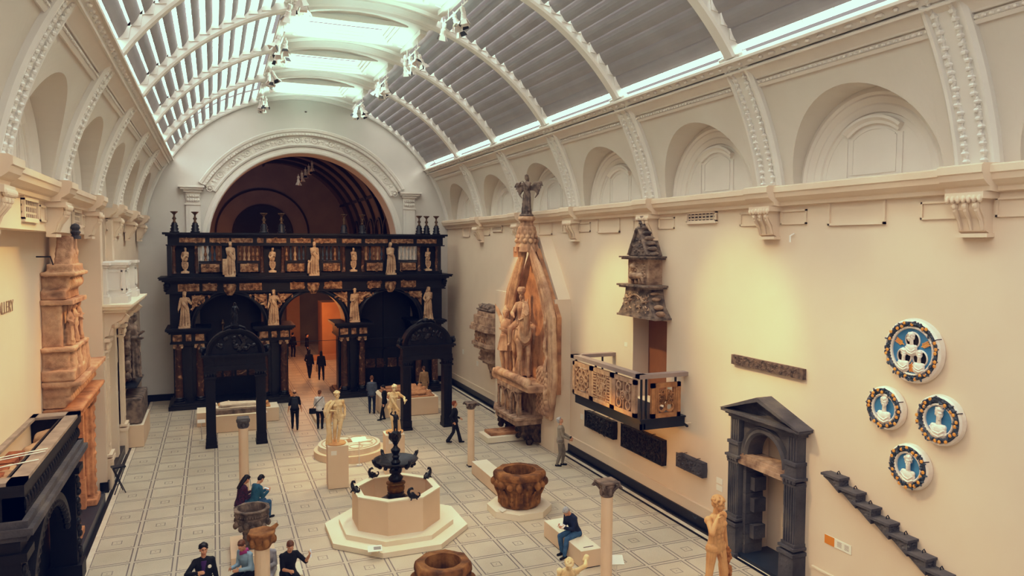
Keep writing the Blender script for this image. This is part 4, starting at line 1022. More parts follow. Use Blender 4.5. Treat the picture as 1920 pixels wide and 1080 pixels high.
# ---- nude marble statues on pedestals
def ped(label,x,y,w_=.66,h=1.42):
    t=thing('pedestal',label,'pedestal',(x,y,0),rad(-3)); a=w_/2
    MB().box(-a,a,-a,a,.02,h).build('block',PLINTH,t); MB().box(-a,a,-a,a,h,h+.012).build('top',PLTOP,t); MB().box(-a+.03,a-.03,-a+.03,a-.03,0,.02).build('foot',BLACKP,t)
    MB().box(-a+.1,-a+.28,-a-.006,-a,h-.28,h-.14).build('caption_card',LABELM,t); return t
ped('tall cream pedestal under the wreathed marble youth',3.66,24.4); ped('tall cream pedestal behind the fountain under the bending marble youth',5.72,25.1)
def stump(w,x,y,h,rn):
    w.tube([(x,y,.02),(x+.01,y-.01,h*.35),(x-.02,y+.01,h*.7),(x,y,h)],[.13,.09,.085,.07],9)
    for i in range(6): w.blob((x+rn.uniform(-.08,.08),y+rn.uniform(-.08,.08),rn.uniform(.1,h)),.035,n=6)
t=thing('marble_youth','warm marble youth with leaf wreath and cloak leaning on a tree stump','statue',(3.66,24.4,1.435),rad(-8))
w=MB(); rn=random.Random(2)
F=Fig(pelvis=(.05,0,.93),side=-4,lf=(.02,-.12,0),rf=(-.08,.05,0),lk=(.3,-1,0),lh=(.26,-.02,.95),rh=(-.12,-.26,1.15),head=(5,35),re=(-.6,.2,-.5))
nude(F,w,60,2); stump(w,-.26,-.08,1.05,rn)
for i in range(14): a=2*PI*i/14; w.blob(F.hp_(.092*math.cos(a),.02+.105*math.sin(a),.075),(.028,.02,.02),F.HR,6,4)
w.tube([F.sh[1]+V((0,.03,.05)),(-.3,.02,1.3),(-.36,-.02,1.1),(-.33,0,.85)],[.06,.08,.09,.05],9); w.tube([F.sh[1]+V((.06,-.04,.04)),(-.2,-.16,1.3),(-.3,-.15,1.1),(-.34,-.1,.9)],[.04,.05,.05,.03],8); w.tube([F.sh[1]+V((.05,.07,.04)),(-.2,.14,1.2),(-.25,.13,.8),(-.28,.08,.3)],[.05,.09,.09,.06],8)
w.M=None; w.build('carved_figure',MARB,t,vox=.012,sm=1)
MB().lathe([(.3,0),(.32,.03),(.29,.07)],(-.03,-.02,0),20).build('base',MARB2,t)
t=thing('marble_youth','warm marble nude youth looking down, arm across body, behind the fountain','statue',(5.72,25.1,1.435),rad(12))
w=MB(); F=Fig(pelvis=(-.04,0,.93),lean=6,side=3,lf=(.13,.02,0),rf=(-.06,-.12,0),lh=(.3,-.28,1.12),rh=(.0,-.3,.93),head=(28,-20),le=(.8,.2,-.4),re=(-.8,-.1,-.5))
nude(F,w,50,4); stump(w,.2,.1,.8,random.Random(7)); w.tube([(.3,-.28,1.12),(.38,-.3,1.18)],[.04,.03],7); w.cap((.02,-.3,.9),(.05,-.3,.74),.05,.035)
w.build('carved_figure',MARB,t,vox=.012,sm=1); MB().lathe([(.3,0),(.31,.06)],(.03,0,0),20).build('base',MARB2,t)
# right foreground youth
q=onz(1345,1175)
ped('cream pedestal at the bottom edge under the curly-haired marble youth',9.05,11.6,.7,.95)
t=thing('marble_youth','honey marble curly-haired nude youth with hand at shoulder, right foreground','statue',(9.05,11.6,.965),rad(10))
w=MB(); w.M=Matrix.Scale(1.22,4)
F=Fig(pelvis=(.03,0,.93),side=-3,lf=(.12,-.02,0),rf=(-.16,.1,0),rk=(-.3,-1,0),lh=(.3,.02,.78),rh=(-.13,-.14,1.42),re=(-.7,-.5,-.6),head=(16,28))
nude(F,w,90,6); w.M=w.M; stump(w,.3,.06,.75,random.Random(9))
w.build('carved_figure',MARB2,t,vox=.014,sm=1)
w=MB(); w.M=Matrix.Scale(1.22,4); rn=random.Random(4)
for i in range(60): u=i/60; w.blob((.28+rn.uniform(-.05,.05),.0+rn.uniform(-.06,.04),.85-.85*u),(.03,.03,.035),n=6)
w.M=None; w.build('vine_trunk',mat('shaded_honey_marble',['#8a5226','#b87a42'],9,.6),t,vox=.014); MB().lathe([(.34,0),(.34,.04)],(0,0,0),20).build('base',MARB2,t)
# crouching youth at the bottom edge
t=thing('marble_crouching_figure','pale marble crouching nude with arm raised behind curly head, bottom edge','statue',(6.62,13.2,.33),rad(-25))
w=MB(); F=Fig(pelvis=(0,0,.58),lean=12,lf=(.25,-.42,.0),rf=(-.12,.28,0),lk=(.9,-.6,.6),rk=(-.2,-1,.0),lh=(.36,.02,1.22),le=(.5,-.6,.5),rh=(-.15,-.3,.75),head=(35,10))
nude(F,w,80,8); w.cap((.36,.02,1.22),(.38,.03,1.28),.065,.06,10); stump(w,-.05,.12,.42,random.Random(3)); w.build('carved_figure',MARB,t,vox=.013,sm=1)
MB().box(-.45,.45,-.55,.45,-.05,.04).build('base',MARB2,t)
o=MB().box(6.0,7.2,12.6,13.8,0,.28).build('plinth',PLINTH); tag(o,'low plinth under the crouching marble figure at the bottom edge','plinth')
# ---- effigy tombs
def effigy(label,x,y,z,L,seed,m=STONET,w_=.5,dirx=1,base=True):
    t=thing('tomb_effigy',label,'effigy',(x,y,z),0)
    w=MB(); rn=random.Random(seed); s=dirx
    w.loft([(V((-s*L*.32,0,.14)),V((0,.2,0)),V((0,0,.13))),(V((-s*L*.2,0,.15)),V((0,.24,0)),V((0,0,.16))),(V((0,0,.14)),V((0,.21,0)),V((0,0,.14))),(V((s*L*.25,0,.13)),V((0,.19,0)),V((0,0,.13))),(V((s*L*.44,0,.12)),V((0,.13,0)),V((0,0,.12)))],14)
    w.blob((-s*L*.41,0,.17),(.13,.1,.12)); w.blob((-s*L*.41,0,.09),(.17,.2,.07)); w.box(-s*L*.46-.02,-s*L*.36,-.24,.24,.0,.1)
    for q in (-1,1):
        w.cap((-s*L*.27,q*.2,.16),(-s*L*.13,q*.21,.17),.06,.05); w.cap((-s*L*.13,q*.21,.17),(-s*L*.16,0,.32),.045,.03); w.cap((s*L*.4,q*.08,.12),(s*L*.46,q*.09,.2),.06,.05)
    for k in range(7): yy=-.15+.05*k; w.tube([(-s*L*.08,yy,.25-abs(yy)*.3),(s*L*.15,yy*1.1+rn.uniform(-.02,.02),.26-abs(yy)*.4),(s*L*.4,yy*.8,.23-abs(yy)*.3)],[.02,.028,.02],6)
    w.box(-L/2,L/2,-w_/2,w_/2,0,.07)
    w.build('recumbent_figure',m,t,vox=.022,rough=.015)
    return t
def tombbox(label,x0,x1,y0,y1,h):
    t=thing('display_plinth',label,'plinth',((x0+x1)/2,(y0+y1)/2,0)); a,b=(x1-x0)/2,(y1-y0)/2
    MB().box(-a,a,-b,b,.02,h).build('block',PLINTH,t); MB().box(-a,a,-b,b,h,h+.012).build('top',PLTOP,t); MB().box(-a+.03,a-.03,-b+.03,b-.03,0,.02).build('foot',BLACKP,t); return t
tombbox('front cream plinth of the left tomb, framed by the black portal legs',-.38,2.0,33.2,34.4,.72); tombbox('rear cream plinth of the left tomb, lower and wider',-.85,2.6,34.6,35.8,.62)
MB_=MB().box(-.3,1.9,33.4,34.2,.735,.92).build('tomb_slab',STONEG); tag(MB_,'grey-brown tomb slab under the pale effigy seen through the left portal','slab')
effigy('pale recumbent effigy on the front plinth seen through the left black portal',.8,33.8,.925,2.2,1,MARBW)
effigy('honey-coloured recumbent effigy on the rear plinth behind the left portal',.9,35.1,.64,2.7,2,MARB2,.6)
tombbox('cream plinth carrying the row of effigies behind the right portal',7.15,9.75,33.3,35.9,.82)
for i,(y,l) in enumerate([(33.7,'brown carved effigy nearest the front on the right-hand plinth'),(34.6,'brown carved effigy in the middle of the right-hand plinth'),(35.4,'brown carved effigy at the back of the right-hand plinth')]):
    effigy(l,8.5,y,.835,2.2,20+i,STONET,.6,-1)
# ---- black portals
def portal(label,xa,xb,Y,withfig):
    cx=(xa+xb)/2; t=thing('black_portal',label,'portal',(cx,Y,0)); hw=(xb-xa)/2; lw=.36
    for s in (-1,1):
        w=MB(); x=s*(hw-lw/2)
        w.box(x-lw/2-.04,x+lw/2+.04,-.3,.3,0,.12); w.box(x-lw/2-.02,x+lw/2+.02,-.27,.27,.12,.42); w.box(x-lw/2,x+lw/2,-.24,.24,.42,3.1)
        for q in (-.11,.11): w.box(x+q-.04,x+q+.04,-.262,-.24,.6,2.7)
        w.box(x-lw/2-.05,x+lw/2+.05,-.29,.29,2.75,2.82); w.box(x-lw/2-.05,x+lw/2+.05,-.29,.29,2.95,3.05)
        for k in range(4): w.blob((x-.15+.1*k,-.27,2.9),(.05,.04,.06),n=6)
        w.build('jamb',NAVY,t)
    w=MB(); w.box(-hw-.02,hw+.02,-.27,.27,3.05,3.25); w.box(-hw,hw,-.24,.24,3.25,3.55); w.box(-hw-.07,hw+.07,-.33,.33,3.55,3.62); w.box(-hw-.14,hw+.14,-.4,.4,3.62,3.7); w.build('lintel',NAVY,t)
    R=hw*.9; zc=3.7; sz=1.0
    w=MB(); w.prism([(R*math.cos(PI*k/24),zc+R*math.sin(PI*k/24)*.9) for k in range(25)],'y',-.15,.2); w.arc([(R-.14,-.2),(R,-.3),(R+.08,-.32),(R+.08,.25),(R-.14,.2)],(0,0,zc),0,PI,'y',30,sz=.9)
    w.build('pediment',NAVY,t)
    w=MB()
    rn=random.Random(int(xa*10))
    for k in range(30):
        a=rn.uniform(.25,PI-.25); r=R*.75*math.sqrt(rn.random()); w.blob((r*math.cos(a),-.17,zc+.08+r*math.sin(a)*.85),(rn.uniform(.05,.12),.05,rn.uniform(.04,.12)),Matrix.Rotation(rn.uniform(0,3),3,'Y'),7,4)
    w.build('tympanum_relief',NAVY2,t)
    for s in (-1,1):
        w=MB(); w.tube([(s*(hw+.0),-.1,3.74),(s*(hw+.16),-.1,3.82),(s*(hw+.12),-.1,3.98),(s*(hw-.02),-.1,3.95),(s*(hw+.02),-.1,3.86)],[.07,.08,.07,.06,.04],8); w.blob((s*(hw+.12),-.1,3.85),(.1,.14,.12)); w.build('corner_scroll',NAVY,t,vox=.02)
    w=MB(); zt=zc+R*.9
    for s in (-1,1): w.tube([(s*.02,0,zt+.05),(s*.18,0,zt+.16),(s*.36,0,zt+.08),(s*.42,0,zt-.04),(s*.34,0,zt-.04)],[.06,.07,.06,.05,.03],8)
    w.blob((0,0,zt+.12),(.14,.1,.14)); w.build('crest',NAVY,t,vox=.02)
    if withfig:
        g=statue('bronze_statuette','small dark draped figure standing on top of the left black portal','statue',(cx,Y,zt+.26),0,BRONZE,.85,41,vox=.018,rough=.01,veil=True)
    return t
portal('black free-standing portal with rounded pediment and statuette, on the left',-.42,1.82,31.05,True)
portal('black free-standing portal with rounded pediment, right of the doorway',7.42,9.62,30.95,False)
# ---- slab by the pier
t=thing('display_plinth','low cream plinth holding a flat brown slab by the right wall','plinth',(11.05,28.0,0)); MB().box(-.95,.92,-.6,.55,.02,.24).build('block',PLTOP,t); MB().box(-.92,.9,-.57,.52,0,.02).build('foot',BLACKP,t)
w=MB(); w.box(10.3,11.8,27.6,28.4,.25,.36); relief(w,(10.3,27.6,.36),(1,0,0),(0,1,0),(0,0,1),1.5,.8,60,3,.015,.1); o=w.build('carved_slab',STONET); tag(o,'flat reddish-brown carved slab lying on a low cream plinth','slab')
# ================================================================== RIGHT WALL
RX=RW
def wthing(name,label,cat,y,z,x=RX,group=None): return thing(name,label,cat,(x,y,z),0,group)
# local frame for wall objects: origin on the wall, -x into the room, y away from camera, z up
# ---- roundels
def bust(w,cx,cy,cz,s,rot,seed,beard=False,curly=False):
    """relief bust facing the room (-x); s = head height scale"""
    F=Fig(head=(6,rot)); F.rx=V((0,-1,0)); 
    M=Matrix.Translation((cx,cy,cz))@Matrix.Rotation(-PI/2,4,'Z')@Matrix.Scale(s,4)@Matrix.Translation((0,0,-1.55))
    old=w.M; w.M=M; F=Fig(head=(6,rot),lh=(.2,0,1.1),rh=(-.2,0,1.1)); F.headm(w); F.hair(w,0,0,curls=40 if curly else 16,seed=seed)
    w.blob((0,0,1.32),(.17,.1,.12),n=14,m=8); w.cap((-.11,0,1.38),(.11,0,1.38),.06,.06,10)
    if beard: w.cap(F.hp_(0,-.07,-.08),F.hp_(0,-.08,-.15),.05,.03,8)
    w.blob((0,0,1.25),(.18,.1,.12),n=14,m=8)
    for k in range(2): w.tube([(-.15,-.08,1.38-.08*k),(-.06,-.11,1.29-.06*k),(.05,-.11,1.26-.06*k),(.15,-.08,1.34-.08*k)],.016,5)
    w.M=old
def roundel(label,y,z,R,seed,triple=False,rot=20,beard=False,curly=False):
    t=wthing('glazed_roundel',label,'roundel',y,z); t.scale=(.65,1,1)
    def ring(w,prof): # profile (radius, protrusion)
        w.arc([(r,-o) for r,o in prof],(0,0,0),0,2*PI,'x',56,closed=False)
    w=MB(); ring(w,[(R*.9,0),(R*1.0,.0),(R*1.03,.06),(R*1.0,.2),(R*.93,.25),(R*.9,.2)]); w.build('outer_rim',WGLAZ,t,smooth=False)
    w=MB(); w.arc([(.001,-.02),(R*.92,-.02),(R*.92,-.17),(.001,-.17)],(0,0,0),0,2*PI,'x',48); w.build('blue_ground',BLUE,t)
    ri=R*(.72 if triple else .6)
    w=MB(); ring(w,[(ri-.005,.15),(ri-.005,.23),(ri+.015,.25),(ri+.035,.23),(ri+.04,.15)]); 
    for k in range(int(ri*110)): a=2*PI*k/int(ri*110); w.blob((-.26,math.cos(a)*(ri+.02),math.sin(a)*(ri+.02)),.013,n=5,m=3)
    w.build('inner_rim',WGLAZ,t)
    rn=random.Random(seed); w=MB(); rm=(ri+.04+R*.95)/2; wd_=(R*.95-ri-.04)/2
    n=int(rm*150)
    for k in range(n):
        a=2*PI*(k+rn.random())/n; r=rm+rn.uniform(-.85,.85)*wd_; p=(-.25-rn.uniform(0,.04),r*math.cos(a),r*math.sin(a))
        w.blob(p,(.03,.045,.02),Matrix.Rotation(rn.uniform(0,6),3,'X'),6,4)
    w.arc([(rm-wd_,-.18),(rm,-.26),(rm+wd_,-.18)],(0,0,0),0,2*PI,'x',40)
    gl=w.build('leaf_garland',LEAFN,t); f0=MB().blob((0,0,0),(.03,.036,.036),n=8).build('orange_fruit',FRUIT,gl,smooth=True); ff=True
    n=int(R*46)
    for k in range(n):
        if rn.random()<.12: continue
        a=2*PI*(k+rn.uniform(-.3,.3))/n; r=rm+rn.uniform(-.7,.7)*wd_; fo=f0 if ff else f0.copy()
        if not ff: COL.objects.link(fo)
        ff=False; fo.location=(-.285,r*math.cos(a),r*math.sin(a))
    if triple:
        for k,(a,rt) in enumerate(((90,-50),(215,35),(325,30))):
            cy,cz=-math.cos(rad(a))*R*.34,math.sin(rad(a))*R*.34
            w=MB(); w.arc([(.0,-.16),(R*.27,-.16),(R*.27,-.19),(R*.24,-.21),(R*.23,-.175),(0,-.175)],(0,cy,cz),0,2*PI,'x',30); mr=w.build('medallion_rim',WGLAZ,t)
            w=MB(); w.arc([(0,-.17),(R*.225,-.17),(R*.225,-.18),(0,-.18)],(0,cy,cz),0,2*PI,'x',30); w.build('dark_ground',NAVY2,mr)
            w=MB(); bust(w,-.22,cy,cz+.0*R,R*1.2,rt,seed+k,curly=k==1); w.build('bust',WGLAZ,mr,vox=.006)
        for a in (28,152,270):
            w=MB(); c,s=-math.cos(rad(a)),math.sin(rad(a)); w.cap((-.18,c*R*.36,s*R*.36),(-.2,c*R*.66,s*R*.66),.011,.008,6)
            for q in range(5):
                for g in (-1,1): u=.4+.05*q; b=rad(a)+g*.9; w.cap((-.19,c*R*u,s*R*u),(-.2,c*R*u-math.cos(b)*R*.09,s*R*u+math.sin(b)*R*.09),.008,.011,6)
            w.build('orange_leaf_spray',FRUIT,t)
    else:
        w=MB(); bust(w,-.2,0,R*.1,R*2.1,rot,seed,beard,curly); w.build('bust',WGLAZ,t,vox=.006)
    # fixing pin
    MB().tube([(-.26,-R*.8,R*.42),(-.28,-R*.9,R*.46),(-.18,-R*.98,R*.48)],.01,5).build('fixing_clip',STEEL,t)
for px,py,R_,sd,tr,rt,bd,cu_,lb in [(1712,658,.62,1,True,0,False,False,'largest glazed roundel with three white heads inside a fruit garland'),
    (1660,765,.435,2,False,25,False,True,'left glazed roundel with a single curly-haired white bust turned left'),
    (1762,788,.47,3,False,35,False,False,'right-hand glazed roundel with a short-haired white bust in toga'),
    (1705,875,.445,4,False,20,True,True,'lowest glazed roundel with a bearded white bust on blue')]:
    q=onx(px,py,RX-.1); roundel(lb,q.y,q.z,R_,sd,tr,rt,bd,cu_)
# ---- stair fragments
LB=['topmost and leftmost dark carved stair block on the right wall']+['dark carved stair block, %s down the diagonal flight on the wall'%s for s in ('second','third','fourth','fifth','sixth','seventh','eighth')]
rn=random.Random(12)
for i,(px,py) in enumerate([(1549,883),(1579,910),(1606,937),(1637,964),(1669.5,993),(1702,1026),(1734,1057),(1768,1091)]):
    q=onx(px,py,RX-.05); t=wthing('stair_block',LB[i],'stair block',q.y,q.z,group='carved stair blocks on the right wall')
    L=.58; h=.25; D=.28
    w=MB(); w.add([(0,0,0),(0,-L,-.02),(0,-L,-h-.04),(-D*.55,0,-.0),(-D,-L,-.02),(-D,-L,-h-.04),(0,0,-.06),(-D*.55,0,-.06)],
        [(0,3,4,1),(1,4,5,2),(3,7,5,4),(0,1,2,6),(6,2,5,7),(0,6,7,3)])
    w.build('wedge',STONED,t)
    w=MB(); w.box(-D-.02,0,-L-.03,-L*.15,-.02,.03); w.build('tread',STONED,t)
    w=MB(); relief(w,(0,-L-.0,-h),(-1,0,0),(0,0,1),(0,-1,0),D,h-.02,9,i+60,.03,.08)
    for k in range(8): u=k/8; w.blob((-D*(.6+.4*u)-.0,-L*(.15+.8*u),-.08-.12*u*rn.random()),(.02,.05,.035),n=6,m=4)
    w.build('carving',NAVY2 if False else STONED,t)
    MB().tube([(0,-L*.62,.02),(-.05,-L*.62,.1),(-.09,-L*.62,.08),(-.09,-L*.62,.03)],.012,5).build('fixing_clip',STEEL,t)
# ---- plank relief
t=wthing('carved_frieze_plank','long narrow weathered carved frieze fixed above the dark stone portal','frieze',14.33,5.03)
w=MB(); w.box(-.1,.01,-1.27,1.27,-.12,.13); w.build('plank',PLANK,t)
w=MB(); relief(w,(-.1,1.25,-.1),(0,-1,0),(0,0,1),(-1,0,0),2.5,.21,130,5,.02,.08); w.build('carving',PLANK,t)
# ---- dark stone portal
PX0=RX-.34
t=wthing('stone_portal','dark grey stone doorway with fluted pilasters, arch and triangular pediment','portal',14.18,0); t.scale=(1,.94,1)
ya,yb=1.42,-1.4
def L_(w,x0,x1,y0,y1,z0,z1): w.box(-x1,-x0,y0,y1,z0,z1)
for s in (1,-1):
    c=s*1.08
    w=MB(); L_(w,0,.38,c-.25,c+.25,0,.78); L_(w,0,.42,c-.28,c+.28,.78,.86); L_(w,0,.4,c-.27,c+.27,.92,.98); L_(w,0,.44,c-.29,c+.29,0,.08); w.build('pedestal',STONED,t)
    w=MB(); L_(w,0,.3,c-.21,c+.21,.98,2.5)
    for k in range(5): y=c-.16+.08*k; w.tube([(-.31,y,1.05),(-.31,y,2.4)],.022,6)
    L_(w,0,.34,c-.23,c+.23,.98,1.06); w.build('pilaster',STONED,t)
    w=MB(); L_(w,0,.33,c-.22,c+.22,2.4,2.46); L_(w,0,.38,c-.26,c+.26,2.56,2.62); 
    for k in range(4): w.blob((-.34,c-.16+.107*k,2.52),(.05,.05,.06),n=6)
    L_(w,0,.3,c-.2,c+.2,2.62,2.9); L_(w,0,.34,c-.22,c+.22,2.9,2.98); w.build('capital',STONED,t)
    w=MB(); L_(w,0,.27,c-.17,c+.17,2.98,3.62)
    for k in range(3): y=c-.09+.09*k; w.tube([(-.28,y,3.02),(-.28,y,3.55)],.02,6)
    w.build('upper_pilaster',STONED,t)
    w=MB(); rn=random.Random(s+5)
    yi=s*.84
    for k in range(9): z=.05+.27*k; L_(w,-.4,.16,min(yi,yi+s*-.12),max(yi,yi+s*-.12)+0,z,z+.26)
    for z in (.5,1.2,1.75): w.box(-.02,.35,min(yi-s*.12,yi-s*.3),max(yi-s*.12,yi-s*.3),z,z+.35)
    w.build('inner_jamb',STONED,t)
    MB().box(-.2,.3,min(s*.84,s*.7),max(s*.84,s*.7),.05,.06)
w=MB(); L_(w,0,.22,-.9,.9,2.62,2.7); L_(w,-.35,.26,-.86,.86,2.56,2.66); L_(w,0,.3,-.88,.88,2.44,2.56); w.build('transom',STONEW if False else STONES,t)
w=MB(); w.arc([(.66,.3),(.66,-.18),(.72,-.24),(.8,-.2),(.86,-.24),(.88,-.16),(.88,.0)],(0,0,2.68),0,PI,'x',28)
# spandrels
for k in range(20):
    a0,a1=PI*k/20,PI*(k+1)/20; w.prism([(.86*math.cos(a0),2.68+.86*math.sin(a0)),(.86*math.cos(a1),2.68+.86*math.sin(a1)),(.86*math.cos(a1),3.62),(.86*math.cos(a0),3.62)],'x',-.14,0)
w.build('arch',STONED,t)
w=MB(); L_(w,0,.3,-1.32,1.32,3.58,3.66); L_(w,0,.36,-1.38,1.38,3.66,3.72); L_(w,0,.44,-1.47,1.47,3.72,3.79); w.build('entablature',STONED,t)
w=MB(); w.prism([(-1.3,3.79),(1.3,3.79),(0,4.22)],'x',-.16,0)
for s in (1,-1): w.prism([(s*1.5,3.79),(s*1.36,3.79),(0,4.2),(0,4.31)],'x',-.46,0)
w.build('pediment',STONED,t)
# ---- balcony with pierced panels
BX=1.5; BY0,BY1=17.75,21.85; BZ=3.02
t=wthing('balcony','wall balcony with pierced carved stone panels, taupe handrail and dark steel floor','balcony',(BY0+BY1)/2,BZ)
yc=(BY0+BY1)/2; a,b=BY0-yc,BY1-yc
w=MB(); w.box(-BX,0,a,b,-.1,.0); w.box(-BX-.06,0,a-.06,b+.06,0,.04); w.box(-BX+.1,-BX+.16,a,b,-.26,-.1); w.box(-BX,0,a,a+.06,-.28,-.1); w.box(-BX,-BX+.06,a,b,-.28,-.1); w.build('steel_floor',STEEL,t)
w=MB(); w.box(-BX-.12,-BX+.14,a-.1,b+.12,1.22,1.34); w.box(-BX-.12,0,a-.14,a+.12,1.22,1.34); w.box(-BX-.12,0,b-.1,b+.14,1.22,1.34); w.build('handrail',RAILT,t)
for (x,y) in ((-BX,a),(-BX,b-.04),(-BX+.16,a),(-.35,a),(-.5,b-.04),(-BX,a+1.4),(-BX,a+2.7)):
    MB().box(x,x+.05,y,y+.05,0,1.24).build('post',STEEL,t)
MB().box(-.02,0,b-.3,b+.3,.4,.5)
def pierced(u0,v0,W,H,kind,frame):
    """stone panel in local plane (frame(u,v,d)->xyz)"""
    w=MB()
    def bx(u,v,du,dv,d=.05): 
        P=[frame(u+sx*du,v+sy*dv,sd*d) for sd in (-1,1) for sx,sy in ((-1,-1),(1,-1),(1,1),(-1,1))]
        w.add(P,[(3,2,1,0),(4,5,6,7),(0,1,5,4),(1,2,6,5),(2,3,7,6),(3,0,4,7)])
    def rg(u,v,r,t_=.03,d=.045,n=18):
        P=[]
        for i in range(n):
            a_=2*PI*i/n; P.append([frame(u+rr*math.cos(a_),v+rr*math.sin(a_),dd) for rr,dd in ((r,-d),(r,d),(r+t_,d),(r+t_,-d))])
        vs=[p for q in P for p in q]; fs=[(i*4+k,i*4+(k+1)%4,((i+1)%n)*4+(k+1)%4,((i+1)%n)*4+k) for i in range(n) for k in range(4)]
        w.add(vs,fs)
    m=.13
    bx(u0+m/2,v0+H/2,m/2,H/2); bx(u0+W-m/2,v0+H/2,m/2,H/2); bx(u0+W/2,v0+m/2,W/2,m/2); bx(u0+W/2,v0+H-m/2,W/2,m/2)
    cu,cv=u0+W/2,v0+H/2; iw,ih=W/2-m,H/2-m
    if kind==0:
        rg(cu,cv,.13,.05,.06); rg(cu,cv,.05,.02,.07)
        for k in range(8): a_=PI/4*k+PI/8; rg(cu+iw*.62*math.cos(a_),cv+ih*.62*math.sin(a_),.085,.04)
        for s1 in (-1,1):
            for s2 in (-1,1): rg(cu+s1*iw*.78,cv+s2*ih*.82,.06,.04)
        for k in range(4): a_=PI/2*k; bx(cu+iw*.45*math.cos(a_),cv+ih*.4*math.sin(a_),.03 if k%2 else iw*.2,ih*.2 if k%2 else .03)
    elif kind==1:
        rg(cu,cv,.12,.04,.06); bx(cu,cv,.07,.09,.06)
        bx(cu-iw*.6,cv,.025,ih*.75); bx(cu+iw*.6,cv,.025,ih*.75); bx(cu,cv-ih*.7,iw*.62,.025); bx(cu,cv+ih*.7,iw*.62,.025)
        for k in range(9):
            v=cv-ih*.9+ih*1.8*k/8
            for s1 in (-1,1): bx(cu+s1*iw*.8,v,iw*.2,.018)
        for k in range(5): u=cu-iw*.5+iw*k/4; bx(u,cv+ih*.86,.015,ih*.14); bx(u,cv-ih*.86,.015,ih*.14)
        for s1 in (-1,1):
            for s2 in (-1,1): rg(cu+s1*iw*.36,cv+s2*ih*.42,.05,.03)
        bx(cu,cv+ih*.42,.02,ih*.2); bx(cu,cv-ih*.42,.02,ih*.2); bx(cu-iw*.4,cv,iw*.15,.02); bx(cu+iw*.4,cv,iw*.15,.02)
    elif kind==2:
        for s2 in (-.62,0,.62):
            for s1 in (-.5,.5): rg(cu+s1*iw,cv+s2*ih,.1,.045,.05)
        rg(cu,cv,.1,.04,.07); rg(cu,cv,.03,.03,.08); bx(cu,cv,.02,ih); bx(cu-iw*.95,cv,.03,ih); bx(cu+iw*.95,cv,.03,ih)
    else:
        bx(cu,cv+ih*.5,.02,ih*.5); rg(cu-iw*.35,cv-ih*.55,.1,.04); rg(cu+iw*.35,cv-ih*.55,.1,.04)
        for k in range(7):
            a_=rad(20+23*k)
            for q in (.35,.6,.85): rg(cu+iw*q*math.cos(a_),cv-ih*.35+ih*1.25*q*math.sin(a_),.04,.025)
        for s1 in (-1,1): bx(cu+s1*iw*.78,cv,.025,ih); bx(cu+s1*iw*.92,cv,.04,ih)
    return w
PW=(BY1-BY0-.15)/3
for k in range(3):
    w=pierced(0,0,PW-.02,1.08,k,lambda u,v,d,k=k:(-BX-.07+d,b-.03-k*PW-u,.06+v)); w.build('pierced_panel',mat('pierced_stone_%d'%k,[['#9d7c60','#c09a78'],['#b08a68','#cfa983'],['#93765c','#b5937a']][k],5,.8,.4,20),t)
w=pierced(0,0,.98,1.0,3,lambda u,v,d:(-BX+.3+u,a-.05+d,.06+v)); w.build('pierced_panel',mat('brown_pierced_stone',['#8f6038','#b27f50'],5,.8,.4,20),t)
MB().box(-.02,0,-.9,-.84,1.7,1.78)
# ---- three dark reliefs
for i,(y0,y1,z0,z1,l,m) in enumerate([(21.6,23.7,1.38,1.98,'smallest-left black carved relief panel below the far end of the balcony',BLACKW),(18.65,21.1,1.3,2.08,'largest black relief panel with brown glints under the balcony',BLACKW),(16.66,17.92,1.52,1.93,'small dark carved relief panel nearest the stone portal',STONED)]):
    t=wthing('relief_panel',l,'relief panel',(y0+y1)/2,z0); W=(y1-y0)/2;H=z1-z0
    w=MB(); c=.08; w.prism([(-W,0),(W-c,-.01),(W,c),(W,H-c*.3),(W-c,H),(-W,H+.01),(-W-.02,H*.5)],'x',-.14,0); w.build('slab',m,t)
    w=MB(); relief(w,(-.14,W,0.03),(0,-1,0),(0,0,1),(-1,0,0),2*W,H-.05,int(W*150),i+70,.05,.16)
    w.box(-.17,-.14,-W,W,0,.04); w.box(-.17,-.14,-W,W,H-.04,H); w.box(-.168,-.14,-W,-W+.03,0,H); w.box(-.168,-.14,W-.03,W,0,H); w.build('carving',m,t)
    for q in (-.5,.5): MB().tube([(0,W*q,H+.05),(-.1,W*q,H+.05),(-.17,W*q,H-.01)],.01,5).build('fixing_clip',STEEL,t)
# ---- wall labels, camera
def card(label,y,z,w_,h,m=LABELM,cat='label card',name='label_card',x=RX):
    o=MB().box(-.012,.004,-w_/2,w_/2,0,h).build(name,m); o.location=(x,y,z); return tag(o,label,cat)
card('upper of two small white cards left of the stone portal',16.1,1.52,.26,.16); card('lower of two small white cards left of the stone portal',16.1,1.32,.26,.16)
card('pale switch plate on the wall below the balcony\'s far end',24.2,1.5,.22,.2); card('small pale socket plate beside the balcony doorway',21.1,4.65,.18,.14)
card('pale wall card beside the sarcophagus, upper',38.4,2.0,.26,.26); card('pale wall card beside the sarcophagus, lower and nearer',36.0,1.7,.26,.26)
t=wthing('wall_label','orange and white text panel on the wall below the stair blocks','label',11.98,1.32)
MB().box(-.015,0,-.36,.38,0,.2).build('white_card',LABELM,t); MB().box(-.018,-.015,.1,.38,0,.2).build('orange_card',ORNG,t)
w=MB()
for k in range(5):
    for c0 in (-.3,-.1): w.box(-.017,-.015,c0,c0+.12,.15-.025*k,.157-.025*k)
w.build('text_lines',GREYV,t)
t=wthing('security_camera','tiny dark security camera sticking out of the wall right of the balcony','camera',17.45,2.9)
MB().cap((0,0,0),(-.18,0,0),.02,.02,6).build('bracket',TRIM,t); MB().cap((-.2,.03,-.02),(-.2,-.1,-.05),.04,.04,8).build('camera_body',BLACKP,t)
